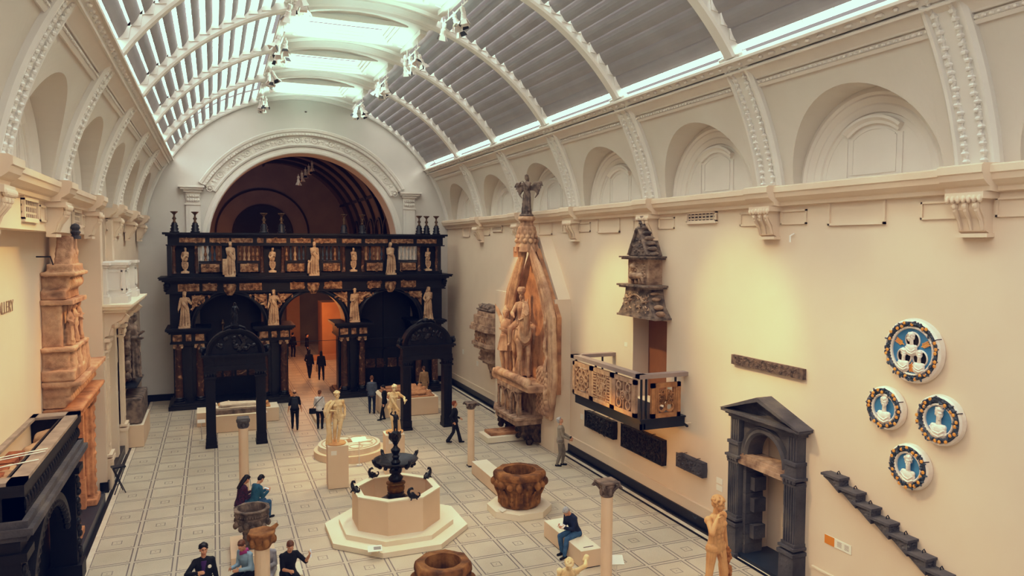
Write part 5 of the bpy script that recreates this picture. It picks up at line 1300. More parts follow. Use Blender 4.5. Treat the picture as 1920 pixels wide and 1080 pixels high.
tag(MB().tube([(RX,13.55,8.3),(RX-.12,13.55,8.25),(RX-.12,13.55,8.1)],.02,6).build('wall_hook',WHITEP),'small hook on the upper right wall under the cornice','hook')
# ---- stepped pinnacle fragment
t=wthing('stone_pinnacle','tall stepped weathered stone chimney-piece crown with scroll sides above the balcony doorway','architectural fragment',19.6,5.8); t.scale=(1,1,.7)
D=.55
w=MB(); w.prism([(-1.1,0),(1.1,0),(1.05,.12),(.8,.5),(.68,1.0),(.64,1.28),(-.64,1.28),(-.68,1.0),(-.8,.5),(-1.05,.12)],'x',-D,0); w.box(-D-.04,0,-1.12,1.12,-.03,.06); w.build('flared_base',STONEG,t)
w=MB(); relief(w,(-D,.8,.1),(0,-1,0),(0,0,1),(-1,0,0),1.6,1.05,60,91,.05,.14); w.arc([(.36,-.06),(.42,-.06),(.42,0),(.36,0)],(-D,0,.6),0,PI,'x',18)
for s in (1,-1):
    for z,r in ((.22,.14),(.5,.12),(.85,.1),(1.08,.08)): w.blob((-D*.6,s*(1.08-z*.35),z),(.17,r,r),n=9)
w.build('relief_carving',STONES,t,vox=.022,rough=.02)
w=MB(); w.box(-D-.12,0,-.86,.86,1.28,1.36); w.box(-D-.18,0,-.92,.92,1.36,1.44); w.build('lower_cornice',STONEG,t)
w=MB(); w.box(-D+.04,0,-.58,.58,1.44,2.55); relief(w,(-D+.04,.5,1.5),(0,-1,0),(0,0,1),(-1,0,0),1.0,1.0,30,92,.05,.14); w.cap((-D,.2,1.8),(-D,-.2,1.85),.16,.12); w.blob((-D,.2,2.25),.12)
for q in (.3,.1,-.15,-.3): w.cap((-D,q,1.75),(-D,q-.05,1.52),.05,.04)
w.build('beast_panel',STONES,t,vox=.024,rough=.02)
w=MB(); w.box(-D-.1,0,-.76,.76,2.55,2.63); w.box(-D-.16,0,-.82,.82,2.63,2.7); w.build('upper_cornice',STONEG,t)
w=MB(); w.prism([(-.6,2.7),(.6,2.7),(.12,3.95),(-.12,3.95)],'x',-D+.05,0)
for s in (1,-1):
    for k in range(6): u=k/5; w.blob((-D*.6,s*(.64-.5*u),2.8+1.15*u),(.16,.12,.1),n=8)
w.tube([(-D+.02,.55,2.75),(-D+.02,.05,3.95)],.05,6); w.tube([(-D+.02,-.55,2.75),(-D+.02,-.05,3.95)],.05,6)
relief(w,(-D+.05,.3,2.8),(0,-1,0),(0,0,1),(-1,0,0),.6,.7,18,93,.05,.12)
w.build('gable',STONEG,t,vox=.024,rough=.02)
w=MB(); w.lathe([(.2,3.9),(.14,4.0),(.1,4.3),(.15,4.45),(.08,4.5)],(-.3,0,0),10)
rn=random.Random(3)
for k in range(14): a_=k*1.9; w.blob((-.3+.13*math.cos(a_),.13*math.sin(a_),3.95+.04*k),(.08,.08,.06),n=7)
w.build('finial',STONEG,t,vox=.024,rough=.02)
# ---- wall sarcophagus monument
t=thing('wall_sarcophagus','brown stone wall sarcophagus with reclining figure on a tapering bracket, far right wall','tomb',(RX,33.2,0))
def slabp(w,hw,dp,z0,z1,k=.75): w.prism([(0,-hw),(-dp*k,-hw),(-dp,-hw*.72),(-dp,hw*.72),(-dp*k,hw),(0,hw)],'z',z0,z1)
w=MB(); slabp(w,1.55,.95,4.05,4.2); slabp(w,1.35,.85,4.2,4.6,.8); slabp(w,1.15,.7,4.6,4.8); w.build('lid',STONES,t)
w=MB(); slabp(w,1.6,1.0,3.9,4.05); slabp(w,1.3,.8,3.3,3.9); slabp(w,1.5,.92,3.15,3.3); slabp(w,1.35,.85,3.0,3.15); w.build('chest',STONES,t)
w=MB(); relief(w,(-.8,1.0,3.35),(0,-1,0),(0,0,1),(-1,0,0),2.0,.5,40,33,.04,.14); w.build('front_carving',ALAB,t)
w=MB(); slabp(w,.95,.6,2.5,3.0); slabp(w,1.1,.68,2.4,2.5); slabp(w,.9,.5,2.25,2.4)
for s in (1,-1): w.tube([(-.4,s*.6,3.0),(-.55,s*.62,2.7),(-.4,s*.62,2.45)],[.14,.16,.1],8)
w.build('bracket',STONES,t)
w=MB(); w.prism([(-.6,2.4),(.6,2.4),(.35,1.95),(.2,1.9),(.12,1.6),(0,1.5),(-.12,1.6),(-.2,1.9),(-.35,1.95)],'x',-.3,0); w.blob((-.3,0,2.1),(.1,.25,.2)); w.blob((-.25,0,1.7),(.08,.1,.12)); w.build('pendant',STONES,t)
g=effigy('weathered reclining figure lying on top of the far wall sarcophagus',RX-.42,33.3,4.9,2.0,44,STONEG,.5,1); g.rotation_euler=(rad(-12),0,PI/2)
# ---- the great equestrian monument  (face stands at x = 12.0, built in local coords: -x to room)
T0=12.0
t=thing('equestrian_monument','towering warm stone tomb with mounted knight beneath a parted stone tent','tomb',(T0,28.1,0))
def tm(y,z): return (y,z)
zb=2.35
# tent slab outline with open mouth: outer and inner outline ring
outer=[(3.1,zb),(3.15,5.3),(2.5,6.15),(1.3,7.2),(.55,8.05),(-.55,8.05),(-1.3,7.3),(-2.4,6.3),(-3.05,5.35),(-3.0,zb-.9),(-2.2,zb-1.2)]
w=MB(); w.prism([(3.0,zb),(3.0,5.3),(.35,7.9),(-.35,7.9),(-2.95,5.3),(-2.95,zb)],'x',-.12,.1)
w.build('back_slab',STONET,t)
def drape(pts,rs,seed,spread,dep):
    w=MB(); rn=random.Random(seed)
    for k in range(10):
        u=k/9; P=[]
        for i,(y,z) in enumerate(pts): P.append((-dep[i]*(1-.35*abs(u-.5)),y+(u-.5)*spread[i],z+rn.uniform(-.03,.03)))
        w.tube(P,[r*rn.uniform(.7,1.25) for r in rs],7)
    return w
w=drape([(.25,8.0),(1.05,7.1),(1.95,6.1),(2.55,5.2),(2.75,4.0),(2.75,2.5)],[.07,.11,.13,.13,.12,.11],1,[.3,.75,.95,.85,.6,.6],[.5,.55,.55,.5,.45,.4])
w.tube([(-.6,2.45,5.4),(-.75,2.2,5.2),(-.5,2.5,4.7)],[.12,.16,.1],8); w.build('tent_curtain',STONEW,t,vox=.035,rough=.03,sm=1)
w=drape([(-.25,8.0),(-1.05,7.15),(-1.9,6.15),(-2.45,5.3),(-2.6,4.2),(-2.65,3.0),(-2.45,2.0),(-2.2,1.35)],[.07,.1,.13,.14,.13,.13,.12,.1],2,[.3,.75,1.0,.95,.75,.8,.6,.3],[.5,.42,.36,.32,.3,.28,.25,.2])
w.build('tent_curtain',STONEW,t,vox=.035,rough=.03,sm=1)
# leaf border on the right edge and quilted rocks below it
w=MB(); rn=random.Random(6)
for k in range(24): z=1.6+3.6*k/24; w.blob((-.42+.06*math.sin(k),-2.35+.04*math.cos(k*2),z),(.1,.11,.12),n=7)
w.build('leaf_border',STONEW,t,vox=.035,rough=.02)
w=MB()
for k in range(26): z=2.3+3.0*k/26; w.blob((-.5,2.98,z),(.08,.1,.09),n=6)
w.build('leaf_border',STONEW,t,vox=.035,rough=.02)
w=MB()
for i in range(7):
    for j in range(8): w.blob((-.3,-1.35-.17*i,1.55+.22*j+.1*(i%2)),(.22,.13,.14),n=8)
w.build('rocky_ground',STONEW,t,vox=.035,rough=.02)
w=MB(); w.box(-1.25,0,-2.3,2.8,zb+.02,zb+.3); w.tube([(-1.2,-2.2,zb+.3),(-1.25,0,zb+.42),(-1.2,2.6,zb+.35)],[.12,.16,.12],8)
for i in range(14): y=-2.0+.32*i; w.blob((-1.15,y,zb+.42),(.2,.2,.14),n=8)
w.build('ledge',STONEW,t,vox=.04,rough=.03)
# neck and collar on top
w=MB(); w.lathe([(.62,7.75),(.55,8.0),(.5,8.1),(.5,8.35),(.42,8.75),(.34,8.8),(.3,8.95),(.42,9.05),(.4,9.15),(.3,9.2)],(-.45,0,0),20,fold=(.05,10,0,[1]*10))
for j in range(3):
    for k in range(12): a_=k*PI/6+j*.26; w.blob((-.45+.5*math.cos(a_)*(1-.1*j),.5*math.sin(a_)*(1-.1*j),8.2+.17*j),(.1,.1,.09),n=7)
w.build('tent_finial',STONEW,t,vox=.03,rough=.02)
w=MB(); w.box(-1.02,-.85,-.3,.3,7.55,7.95); w.build('tablet',STONET,t)
# horse (faces the camera side: -y), hind at +y
w=MB(); hx=-.62; g0=zb+.4; w.M=HM=Matrix.Translation((hx-.05,.0,g0))@Matrix.Rotation(rad(-14),4,'Z')@Matrix.Scale(1.24,4)@Matrix.Translation((-hx,-.1,-g0))
HB=lambda y,z,dx=0:(hx+dx,y,z)
w.loft([(V(HB(1.2,g0+1.35)),V((.2,0,0)),V((0,0,.22))),(V(HB(1.0,g0+1.42)),V((.34,0,0)),V((0,0,.4))),(V(HB(.5,g0+1.32)),V((.35,0,0)),V((0,0,.38))),(V(HB(0,g0+1.3)),V((.34,0,0)),V((0,0,.38))),(V(HB(-.5,g0+1.38)),V((.32,0,0)),V((0,0,.42))),(V(HB(-.85,g0+1.5)),V((.24,0,0)),V((0,0,.34)))],16)
w.loft([(V(HB(-.6,g0+1.5)),V((.24,0,0)),V((0,.15,.32))),(V(HB(-.85,g0+1.9)),V((.18,0,0)),V((0,.2,.2))),(V(HB(-.98,g0+2.2)),V((.14,0,0)),V((0,.2,.1)))],12)
w.loft([(V(HB(-.88,g0+2.38)),V((.12,0,0)),V((0,.12,.14))),(V(HB(-1.08,g0+2.25)),V((.13,0,0)),V((0,.1,.14))),(V(HB(-1.3,g0+1.95)),V((.09,0,0)),V((0,.07,.11))),(V(HB(-1.4,g0+1.8)),V((.08,0,0)),V((0,.06,.08)))],10)
for s in (1,-1): w.cap(HB(-.85,g0+2.42,.07*s),HB(-.87,g0+2.56,.09*s),.04,.02,6)
for dx,y,k in ((-.2,-.65,0),(.15,-.45,.25)): w.cap(HB(y,g0+1.2,dx),HB(y-.02-k,g0+.65+k*.6,dx),.14,.08,10); w.cap(HB(y-.02-k,g0+.65+k*.6,dx),HB(y-.0-k*.5,g0+.12+k*.4,dx),.07,.05,8); w.cap(HB(y-k*.5,g0+.12+k*.4,dx),HB(y-.08-k*.5,g0+.03+k*.3,dx),.07,.08,8)
for dx,y in ((-.2,1.0),(.16,.8)): w.cap(HB(y,g0+1.25,dx),HB(y-.1,g0+.75,dx),.2,.1,10); w.cap(HB(y-.1,g0+.75,dx),HB(y+.12,g0+.5,dx),.09,.07,8); w.cap(HB(y+.12,g0+.5,dx),HB(y+.05,g0+.1,dx),.06,.05,8); w.cap(HB(y+.05,g0+.1,dx),HB(y-.03,g0+.03,dx),.07,.08,8)
w.tube([HB(1.25,g0+1.5),HB(1.45,g0+1.2),HB(1.4,g0+.7)],[.08,.1,.04],8)
for k in range(9): w.blob(HB(-.5-.05*k,g0+1.7+.08*k,0),(.06,.09,.08),n=6)
w.tube([HB(-1.25,g0+2.0,-.12),HB(-.8,g0+1.9,-.22),HB(-.3,g0+1.9,-.2)],.025,6)
for k in range(12): a_=k*PI/6; w.blob(HB(-.62,g0+1.62+.32*math.sin(a_),-.3*math.cos(a_)),(.04,.05,.04),n=6)
w.M=None; w.build('horse',STONEW,t,vox=.026,rough=.02,sm=1)
w=MB(); w.M=HM@Matrix.Translation((hx,.25,g0+.72))@Matrix.Scale(1.15,4)
F=Fig(pelvis=(0,0,.93),lf=(.42,-.1,.25),rf=(-.42,-.1,.25),lk=(.8,-.8,.2),rk=(-.8,-.8,.2),lh=(.15,-.38,1.15),rh=(-.32,-.28,1.1),head=(0,-35))
F.torso(w,.03); F.arms(w,.025); F.legs(w,.03); F.headm(w); F.hands(w); F.foot(w,.01); F.hair(w,.04); w.lathe([(.1,.06),(.15,.14),(.13,.22),(.1,.26)],tuple(F.hc),12)
w.lathe([(.17,1.05),(.25,.8)],(0,0,0),16,fold=(.15,8,0,[1,1.4])); w.M=None
w.build('rider',STONEW,t,vox=.02,rough=.015,sm=1)
w=MB(); w.M=Matrix.Translation((-.8,1.95,g0-.05))@Matrix.Rotation(-PI/3.2,4,'Z')@Matrix.Scale(1.5,4)
F=Fig(lh=(.1,-.3,1.2),rh=(-.45,.1,1.75),re=(-.5,.5,.3),head=(-10,20)); F.torso(w,.03); F.arms(w,.025); F.legs(w,.02); F.headm(w); F.hands(w); F.foot(w,.01); F.hair(w,.03,curls=12); w.lathe([(.17,1.05),(.24,.72),(.26,.6)],(0,0,0),16,fold=(.15,7,0,[1,1.4,1.6])); w.M=None
w.build('attendant',STONEW,t,vox=.026,rough=.015,sm=1)
w=MB(); w.M=Matrix.Translation((-.35,.45,g0-.05))@Matrix.Scale(1.2,4); F=Fig(); F.legs(w,.05); w.lathe([(.2,.95),(.35,.5),(.4,.02)],(0,0,0),16,fold=(.15,8,0)); w.M=None
w.build('standing_drapery',STONEW,t,vox=.035,rough=.02)
# arcade of saints below
w=MB(); z0=1.12
w.prism([(-1.35,-1.0),(-1.35,1.9),(-1.0,2.9),(0,2.9),(0,-1.0)],'z',z0-.22,z0); w.prism([(-1.45,-1.1),(-1.45,1.95),(-1.05,3.0),(0,3.0),(0,-1.1)],'z',z0,z0+.1); w.build('arcade_shelf',STONES,t)
w=MB(); w.prism([(-1.3,-.95),(-1.3,1.85),(-.95,2.85),(0,2.85),(0,-.95)],'z',zb-.12,zb+.05); w.box(-.35,0,-.95,2.8,z0,zb); 
w.build('arcade_top',STONES,t)
for y in (-.85,.1,.2,.95,1.85,2.7):
    w=MB(); column(w,-1.18+(.25 if y>2 else 0),y,z0+.1,zb-.12,.055); w.build('arcade_column',STONES,t)
for y0,y1 in ((-.8,.1),(.2,.95),(1.0,1.8)):
    w=MB(); r=(y1-y0)/2; w.arc([(r-.06,-.05),(r+.02,-.05),(r+.02,.05),(r-.06,.05)],(-1.22,(y0+y1)/2,zb-.12-r),rad(10),rad(170),'x',14); w.build('arcade_arch',STONES,t)
for k,(y,x,s) in enumerate(((-.38,-.95,51),(.45,-.95,52),(.8,-.75,56),(1.15,-.95,53),(1.55,-.8,55),(2.15,-.85,54))):
    w=MB(); w.M=Matrix.Translation((x,y,z0+.1))@Matrix.Rotation(-PI/2+.35,4,'Z'); robed(w,1.05 if k<5 else 1.08,s,veil=k==0); w.M=None
    w.build('saint_relief',ALABS,t,vox=.018,rough=.012,sm=1)
# consoles beneath
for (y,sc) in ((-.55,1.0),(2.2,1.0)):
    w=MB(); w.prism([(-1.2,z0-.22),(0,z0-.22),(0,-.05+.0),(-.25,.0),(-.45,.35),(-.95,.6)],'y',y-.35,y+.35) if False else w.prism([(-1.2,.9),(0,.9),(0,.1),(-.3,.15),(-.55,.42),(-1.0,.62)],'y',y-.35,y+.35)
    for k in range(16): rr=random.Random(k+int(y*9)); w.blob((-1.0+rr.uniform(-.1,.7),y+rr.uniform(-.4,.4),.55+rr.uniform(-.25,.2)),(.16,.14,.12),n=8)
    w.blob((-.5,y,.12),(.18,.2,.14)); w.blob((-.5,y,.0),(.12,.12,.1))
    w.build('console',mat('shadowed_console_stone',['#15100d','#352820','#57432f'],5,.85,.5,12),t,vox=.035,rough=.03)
t.location=(T0+.02,27.1,0); t.scale=(.85,.77,1)
# winged figure at the top
w=MB(); w.M=Matrix.Rotation(-PI/2+.5,4,'Z'); Fk=robed(w,1.62,61,sway=.02,arms=dict(lh=(.1,-.28,1.35),rh=(-.12,-.28,1.4)))
for s in (1,-1):
    for k in range(6): w.tube([(s*.08,.1,1.05),(s*.3,.16,1.3-.05*k),(s*(.62-.03*k),.14,1.32-.09*k),(s*(.72-.08*k),.12,1.15-.09*k)],[.05,.06,.05,.025],6)
w.M=None
t=thing('winged_statue','grey-brown winged stone figure standing on top of the equestrian monument','statue',(T0-.38,27.1,9.2)); w.build('carved_figure',STONEG,t,vox=.022,rough=.02); MB().lathe([(.3,0),(.26,.06)],(0,0,0),12).build('base',STONEG,t)
# ================================================================== LEFT WALL
# ---- pulpit balcony and its door surround
t=thing('stone_pulpit','cream panelled balcony box on a broad white slab with scrolled brackets, left wall','pulpit',(-3.55,29.3,0))
w=MB(); w.box(0,1.05,-2.75,3.0,6.0,6.07); w.box(0,.98,-2.68,2.95,5.9,6.0); w.box(0,.85,-2.55,2.85,5.8,5.9); w.build('slab',PLTOP,t)
w=MB()
for z0,z1,e in ((6.07,6.3,.08),(6.3,6.38,.03),(6.38,7.25,0),(7.25,7.33,.05),(7.33,7.42,.1)):
    w.box(0,.62+e,-1.95-e,1.9+e,z0,z1); w.box(.02,.8+e,-1.97-e,-1.2+e,z0+.001,z1-.001); w.box(.02,.8+e,1.2-e,1.92+e,z0+.001,z1-.001); w.box(0.01,.3+e,-2.4-e,-1.96-e,z0+.002,z1-.002)
w.build('balcony_box',TRIMW,t)
w=MB()
for y0,y1,x in ((-1.85,-1.3,.8),(-1.0,-.1,.62),(.1,1.0,.62),(1.3,1.8,.8)):
    frame(w,x,1,y0,y1,6.5,7.15,.05,.03)
for (x0,x1,yy) in ((.1,.72,-1.95),):
    for a,b,c,d in ((x0,x1,6.5,6.55),(x0,x1,7.1,7.15),(x0,x0+.05,6.5,7.15),(x1-.05,x1,6.5,7.15)): w.box(a,b,yy-.05,yy-.015,c,d)
w.build('panel_moulding',TRIMW,t)
w=MB(); w.box(0,.12,-2.45,-1.85,0,5.8); w.box(0,.12,1.9,2.6,0,5.8); w.box(0,.1,-1.9,1.95,4.9,5.8)
for yy in (-2.2,2.2):
    w.box(0,.3,yy-.36,yy+.36,0,.9); w.box(0,.36,yy-.4,yy+.4,.9,1.02); w.box(0,.34,yy-.39,yy+.39,1.08,1.16); w.box(0,.24,yy-.3,yy+.3,1.16,4.5)
    frame(w,.24,1,yy-.2,yy+.2,1.4,4.3,.03,.02); w.box(0,.38,yy-.4,yy+.4,4.85,4.95); w.box(0,.3,yy-.33,yy+.33,4.5,4.58)
    for k in range(6): w.blob((.28,yy-.28+.11*k,4.7),(.07,.06,.12),n=7)
    w.box(0,.26,yy-.3,yy+.3,4.6,4.85)
w.build('door_surround',TRIM,t)
for yy in (-2.2,2.2):
    w=MB(); w.prism([(0,5.8),(.85,5.8),(.7,5.55),(.42,5.4),(.32,5.05),(0,4.9)],'y',yy-.2,yy+.2)
    w.tube([(.85,yy,5.7),(.7,yy,5.5),(.42,yy,5.35),(.34,yy,5.05)],[.12,.1,.08,.1],8); w.blob((.5,yy,5.38),(.14,.24,.14),n=8); w.build('scroll_bracket',TRIM,t)
w=MB(); w.arc([(1.5,0),(1.62,0),(1.62,.1),(1.5,.1)],(.02,0,3.6),0,PI,'x',24); w.box(0,.04,-1.5,1.5,2.9,3.0); w.box(0,.08,-1.75,-1.5,0,3.6); w.box(0,.08,1.5,1.75,0,3.6); w.build('inner_arch',TRIM,t)
# ---- relief statue on shelf, further along
q0=onx(238,705,-3.1)
t=thing('wall_relief','brown stone relief of a robed standing woman with attendants on a wall shelf','relief',(-3.55,33.6,0))
w=MB(); w.box(0,.14,-1.2,1.6,2.45,5.25); w.build('back_slab',STONET,t)
w=MB(); w.M=Matrix.Translation((.35,0,2.5))@Matrix.Rotation(PI/2-.3,4,'Z'); robed(w,2.7,71,veil=True); 
w.M=None
for k in range(16): rr=random.Random(k); w.blob((.25,-.75+rr.uniform(-.25,.25),2.6+k*.16),(.14,.14,.14),n=7)
for k in range(12): rr=random.Random(k+50); w.blob((.25,.85+rr.uniform(-.25,.3),2.6+k*.2),(.14,.16,.14),n=7)
w.build('carved_figures',STONEG,t,vox=.035,rough=.03)
w=MB(); w.box(0,.6,-1.3,1.7,2.32,2.38); w.build('shelf',STEEL,t)
t=thing('stone_chest','brown speckled stone chest with a tall broken headpiece standing on a plinth, left wall','chest',(-3.5,33.55,.9))
w=MB(); w.box(0,.72,-1.4,1.4,0.02,1.0); w.build('chest_body',STONEG,t,vox=.05,rough=.02); MB().box(.02,.3,1.2,1.6,1.0,1.35).build('headpiece',STONET,t)
tombbox('cream plinth under the brown stone chest by the left wall',-3.52,-2.72,32.0,35.0,.88)
# ---- stool
t=thing('stool','black folding stool standing on the floor by the left wall','stool',(-3.0,26.3,0),rad(20))
w=MB(); w.box(-.19,.19,-.15,.15,.84,.89); w.build('seat',STEEL,t)
for x0,x1 in ((-.16,.16),(.16,-.16)):
    for y in (-.13,.13): MB().cap((x0,y,.85),(x1,y*1.2,.02),.016,.016,6).build('leg',STEEL,t)
MB().cap((-.05,-.14,.3),(-.05,.14,.3),.012,.012,6).build('crossbar',STEEL,t)
tag(MB().box(-3.55,-3.45,30.95,31.2,2.35,2.45).build('wall_bracket',STEEL),'small black camera bracket on the pale wall below the pulpit','bracket')
# ---- great weathered facade
FY0,FY1=21.2,25.3
t=thing('stone_facade_fragment','huge crumbling warm stone tomb facade climbing the left wall to a ragged pinnacle','architectural fragment',(-4.05,23.2,0))
y0,y1=FY0-23.2,FY1-23.2
def blocks(x0,x1,ya,yb,z0,z1,n,seed):
    rn=random.Random(seed); w=MB(); z=z0
    for k in range(n):
        h=(z1-z0)/n; e=rn.uniform(-.02,.02); w.box(x0,x1+e,ya-e,yb+e,z,z+h-.012); z+=h
    return w
w=MB(); w.box(0,.78,y0-.06,y1+.1,0,.3); w.build('plinth',SLATE,t)
w=blocks(0,.42,y0,y0+1.1,.3,3.45,7,1); w.build('pier',STONET,t)
w=blocks(0,.42,y1-1.2,y1,.3,3.45,7,2); w.build('pier',STONET,t)
for yy in (y0+.5,y1-.6):
    w=MB()
    for q in (-.28,.28): w.tube([(.44,yy+q,.6),(.44,yy+q,3.2)],[.07,.07],8)
    w.box(.36,.62,yy-.22,yy+.22,.5,3.25); w.box(.3,.7,yy-.42,yy+.42,.3,.5)
    for k in range(9): w.blob((.58,yy+random.Random(k).uniform(-.3,.3),3.35+.02*k),(.12,.12,.12),n=7)
    for k in range(10): w.blob((.62,yy,.7+.27*k),(.06,.12,.1),n=7)
    w.build('carved_pilaster',STONET,t,vox=.035,rough=.04)
w=MB(); w.box(0,.18,y0+1.1,y1-1.2,.3,3.45); w.build('recess_wall',STONEW,t)
w=MB(); w.box(0,.72,y0-.02,y1+.15,3.45,3.75); w.box(0,.85,y0-.08,y1+.2,3.75,3.86); w.build('lower_entablature',STONET,t,vox=.04,rough=.03)
w=MB(); w.box(0,.5,y0+.0,y1,3.86,4.3); w.box(0,.62,y0-.03,y1+.1,4.2,4.42); w.box(0,.88,y0-.1,y1+.25,4.42,4.56)
for k in range(14): w.blob((.55,y0+.3*k+.1,4.08),(.12,.13,.12),n=7)
w.build('upper_entablature',STONEW,t,vox=.04,rough=.03)
w=MB(); rn=random.Random(9)
yc=-.85
for k,(hw,d,z0_,z1_) in enumerate(((1.25,.75,4.56,4.85),(1.1,.6,4.85,5.35),(1.2,.74,5.3,5.42))): w.box(0,d,yc-hw,yc+hw,z0_,z1_)
for q in (-.9,-.2,.45,1.0): w.cap((.62,yc+q,4.9),(.62,yc+q,5.3),.16,.12,8)
w.build('figure_tier',STONEW,t,vox=.035,rough=.05)
w=MB(); w.box(0,.45,yc-1.0,yc+1.0,5.4,6.55); w.box(0,.72,yc-1.08,yc+1.08,6.48,6.6)
for q in (-.75,-.1,.6):
    w.M=Matrix.Translation((.58,yc+q,5.42))@Matrix.Rotation(PI/2,4,'Z'); robed(w,1.05,int(80+q*10)); w.M=None
w.build('statue_tier',STONEW,t,vox=.03,rough=.03)
w=MB(); w.box(0,.56,yc-1.0,yc+.85,6.6,6.85); w.box(0,.62,yc-.85,yc+.8,6.85,7.2); w.box(.0,.78,yc-1.0,yc+1.0,7.2,7.3); w.box(.1,.7,yc-.75,yc+.75,7.3,7.5)
for k in range(7): w.blob((.64,yc-.7+.22*k,7.02),(.1,.1,.14),n=7)
w.build('cornice_tier',STONEW,t,vox=.035,rough=.05)
w=MB(); w.prism([(yc-.7,7.45),(yc+.65,7.45),(yc+.5,7.62),(yc+.38,7.9),(yc+.28,8.2),(yc-.2,8.22),(yc-.3,7.95),(yc-.5,7.7)],'x',.25,.64)
for k in range(6): w.blob((.6,yc-.45+.15*k,7.7+.05*(k%3)),(.08,.1,.1),n=7)
w.build('broken_gable',STONEW,t,vox=.035,rough=.06)
w=MB(); w.lathe([(.13,8.15),(.13,8.22),(.08,8.25),(.13,8.33),(.08,8.38),(.12,8.45),(.09,8.52),(.02,8.56)],(.66,yc,0),12); w.build('dark_finial',STONED,t)
w=MB().tube([(0,yc-1.3,7.7),(.3,yc-1.3,7.7),(.3,yc-1.0,7.5)],.02,5); w.build('steel_bracket',STEEL,t)
tag(MB().box(-3.95,-3.9,26.0,26.3,1.6,2.9).build('wall_fragment',STONEG,vox=.03,rough=.05),'ragged dark stone fragment hanging beyond the weathered facade','fragment')
# ---- black carved chimneypiece in the foreground, open at the top
t=thing('carved_tomb_canopy','black carved canopy structure with grey stone rim and brick inside, lower left corner','canopy',(-4.05,17.2,0))
ya,yb=-2.75,3.0
H0=3.98
w=MB()
for a,b,c,d in ((0,.98,ya,ya+.35),(0,.98,yb-.45,yb),(.72,.98,ya,yb),(0,.12,ya,yb)): w.box(a,b,c,d,H0-.06,H0)
w.build('top_rim',mat('grey_rim_stone',['#7d7066','#988a7d'],3,.7),t)
w=MB(); w.box(.64,.92,ya+.05,yb-.05,3.3,H0-.06); w.box(.6,.98,ya,yb,3.72,H0-.06); w.box(0,.92,ya+.05,ya+.3,3.3,H0-.06); w.box(0,.92,yb-.3,yb-.05,3.3,H0-.06)
for k in range(26): w.blob((.93,ya+.3+.21*k,3.5),(.05,.07,.12),n=6)
w.build('frieze',NAVY,t)
w=MB(); w.box(.5,1.02,ya-.02,yb+.02,3.18,3.3); w.box(.5,1.1,ya-.08,yb+.06,3.06,3.18); w.box(.4,1.0,ya,yb,2.94,3.06); w.box(0,1.0,yb-.1,yb+.04,2.94,3.3); w.build('cornice',STONED,t)
for yy in (ya+.2,yb-.35):
    w=MB(); w.box(.35,.9,yy-.2,yy+.25,0,2.95); w.box(.3,1.0,yy-.26,yy+.3,2.6,2.75); w.box(.3,1.0,yy-.26,yy+.3,0,.4)
    for k in range(12): w.blob((.92,yy+.02+.08*math.cos(k*2),.55+.17*k),(.06,.1,.09),n=7)
    w.build('carved_post',NAVY,t)
w=MB(); w.arc([(1.75,-.1),(2.0,-.1),(2.0,.12),(1.75,.12)],(.75,.1,1.1),rad(20),rad(160),'x',24,sz=.85)
for k in range(22): a_=rad(20+6.4*k); w.blob((.82,.1+1.78*math.cos(a_),1.1+1.5*math.sin(a_)),(.08,.09,.09),n=7)
w.build('pierced_arch',NAVY,t)
w=MB(); w.box(.1,.3,ya+.3,yb-.3,0,3.0); w.build('inner_panel',NAVY2,t)
rn=random.Random(4)
w=MB()
for r in range(5):
    for k in range(5): w.box(.14,.42,ya+.35+.5*k+.02*r,ya+.35+.5*k+.48,3.0+.17*r,3.0+.17*r+.155)
w.build('brick_filling',mat('red_brick',['#6d3a22','#93532f'],8,.85,.4,20),t)
w=MB()
for k in range(34): w.blob((.5+rn.uniform(-.12,.2),ya+.4+rn.uniform(0,4.6),3.6+rn.uniform(0,.15)),(rn.uniform(.1,.2),rn.uniform(.1,.25),.12),n=7)
w.box(.3,.7,ya+.3,yb-.4,3.1,3.55); w.build('rubble_filling',mat('plaster_rubble',['#8d6f55','#b89878'],4,.9),t,vox=.04,rough=.05)
w=MB()
for k in (.8,1.4,1.6,): w.tube([(.05,ya+k,H0+.02),(.95,ya+k+.5,H0+.03)],.012,5)
w.build('tie_wire',WHITEP,t)
# ================================================================== PEOPLE
DK=mat('slate_sweater',['#3d4654','#4a5362'],6,.9); WHT=mat('white_jumper',['#c9c4be','#dad5cf'],6,.9); COATB=mat('tan_coat',['#8a6a48','#a07f5a'],6,.9)
DENIM=mat('denim_blue',['#2e5275','#41698f'],8,.9); CHK=mat('navy_red_check',['#1a1c30','#4c1f38'],18,.9); GREYC=mat('khaki_grey_cloth',['#6b6357','#7d7466'],8,.9); LGREY=mat('pale_grey_top',['#8c8c94','#a5a5ab'],6,.9); TEAL=mat('teal_shirt',['#1f4a60','#2a5c74'],6,.9)
SCARF=mat('magenta_scarf','#a03a78',rough=.8); PALED=mat('pale_denim',['#7fa0b8','#93b2c6'],8,.9)
def held(t,w,name,m): return w.build(name,m,t)
walkA=dict(lf=(.1,-.28,.02),rf=(-.1,.3,.06),lh=(.28,.12,.85),rh=(-.28,-.2,.88))
# man with backpack, back to camera
F=Fig(lf=(.09,-.22,0),rf=(-.09,.2,.03),lh=(.28,.02,.8),rh=(-.28,-.12,.85))
t=person('bald man in navy shirt with grey rucksack walking toward the screen',3.1,32.62,PI-.05,F,BLKC,BLKC,HAIRD,sleeve=.45,bald=1)
w=MB(); w.loft([(V((0,.2,.98)),V((.15,0,0)),V((0,.1,0))),(V((0,.21,1.2)),V((.16,0,0)),V((0,.12,0))),(V((0,.18,1.42)),V((.12,0,0)),V((0,.07,0)))],12); w.build('rucksack',mat('grey_rucksack','#20262e',rough=.8),t,vox=.02)
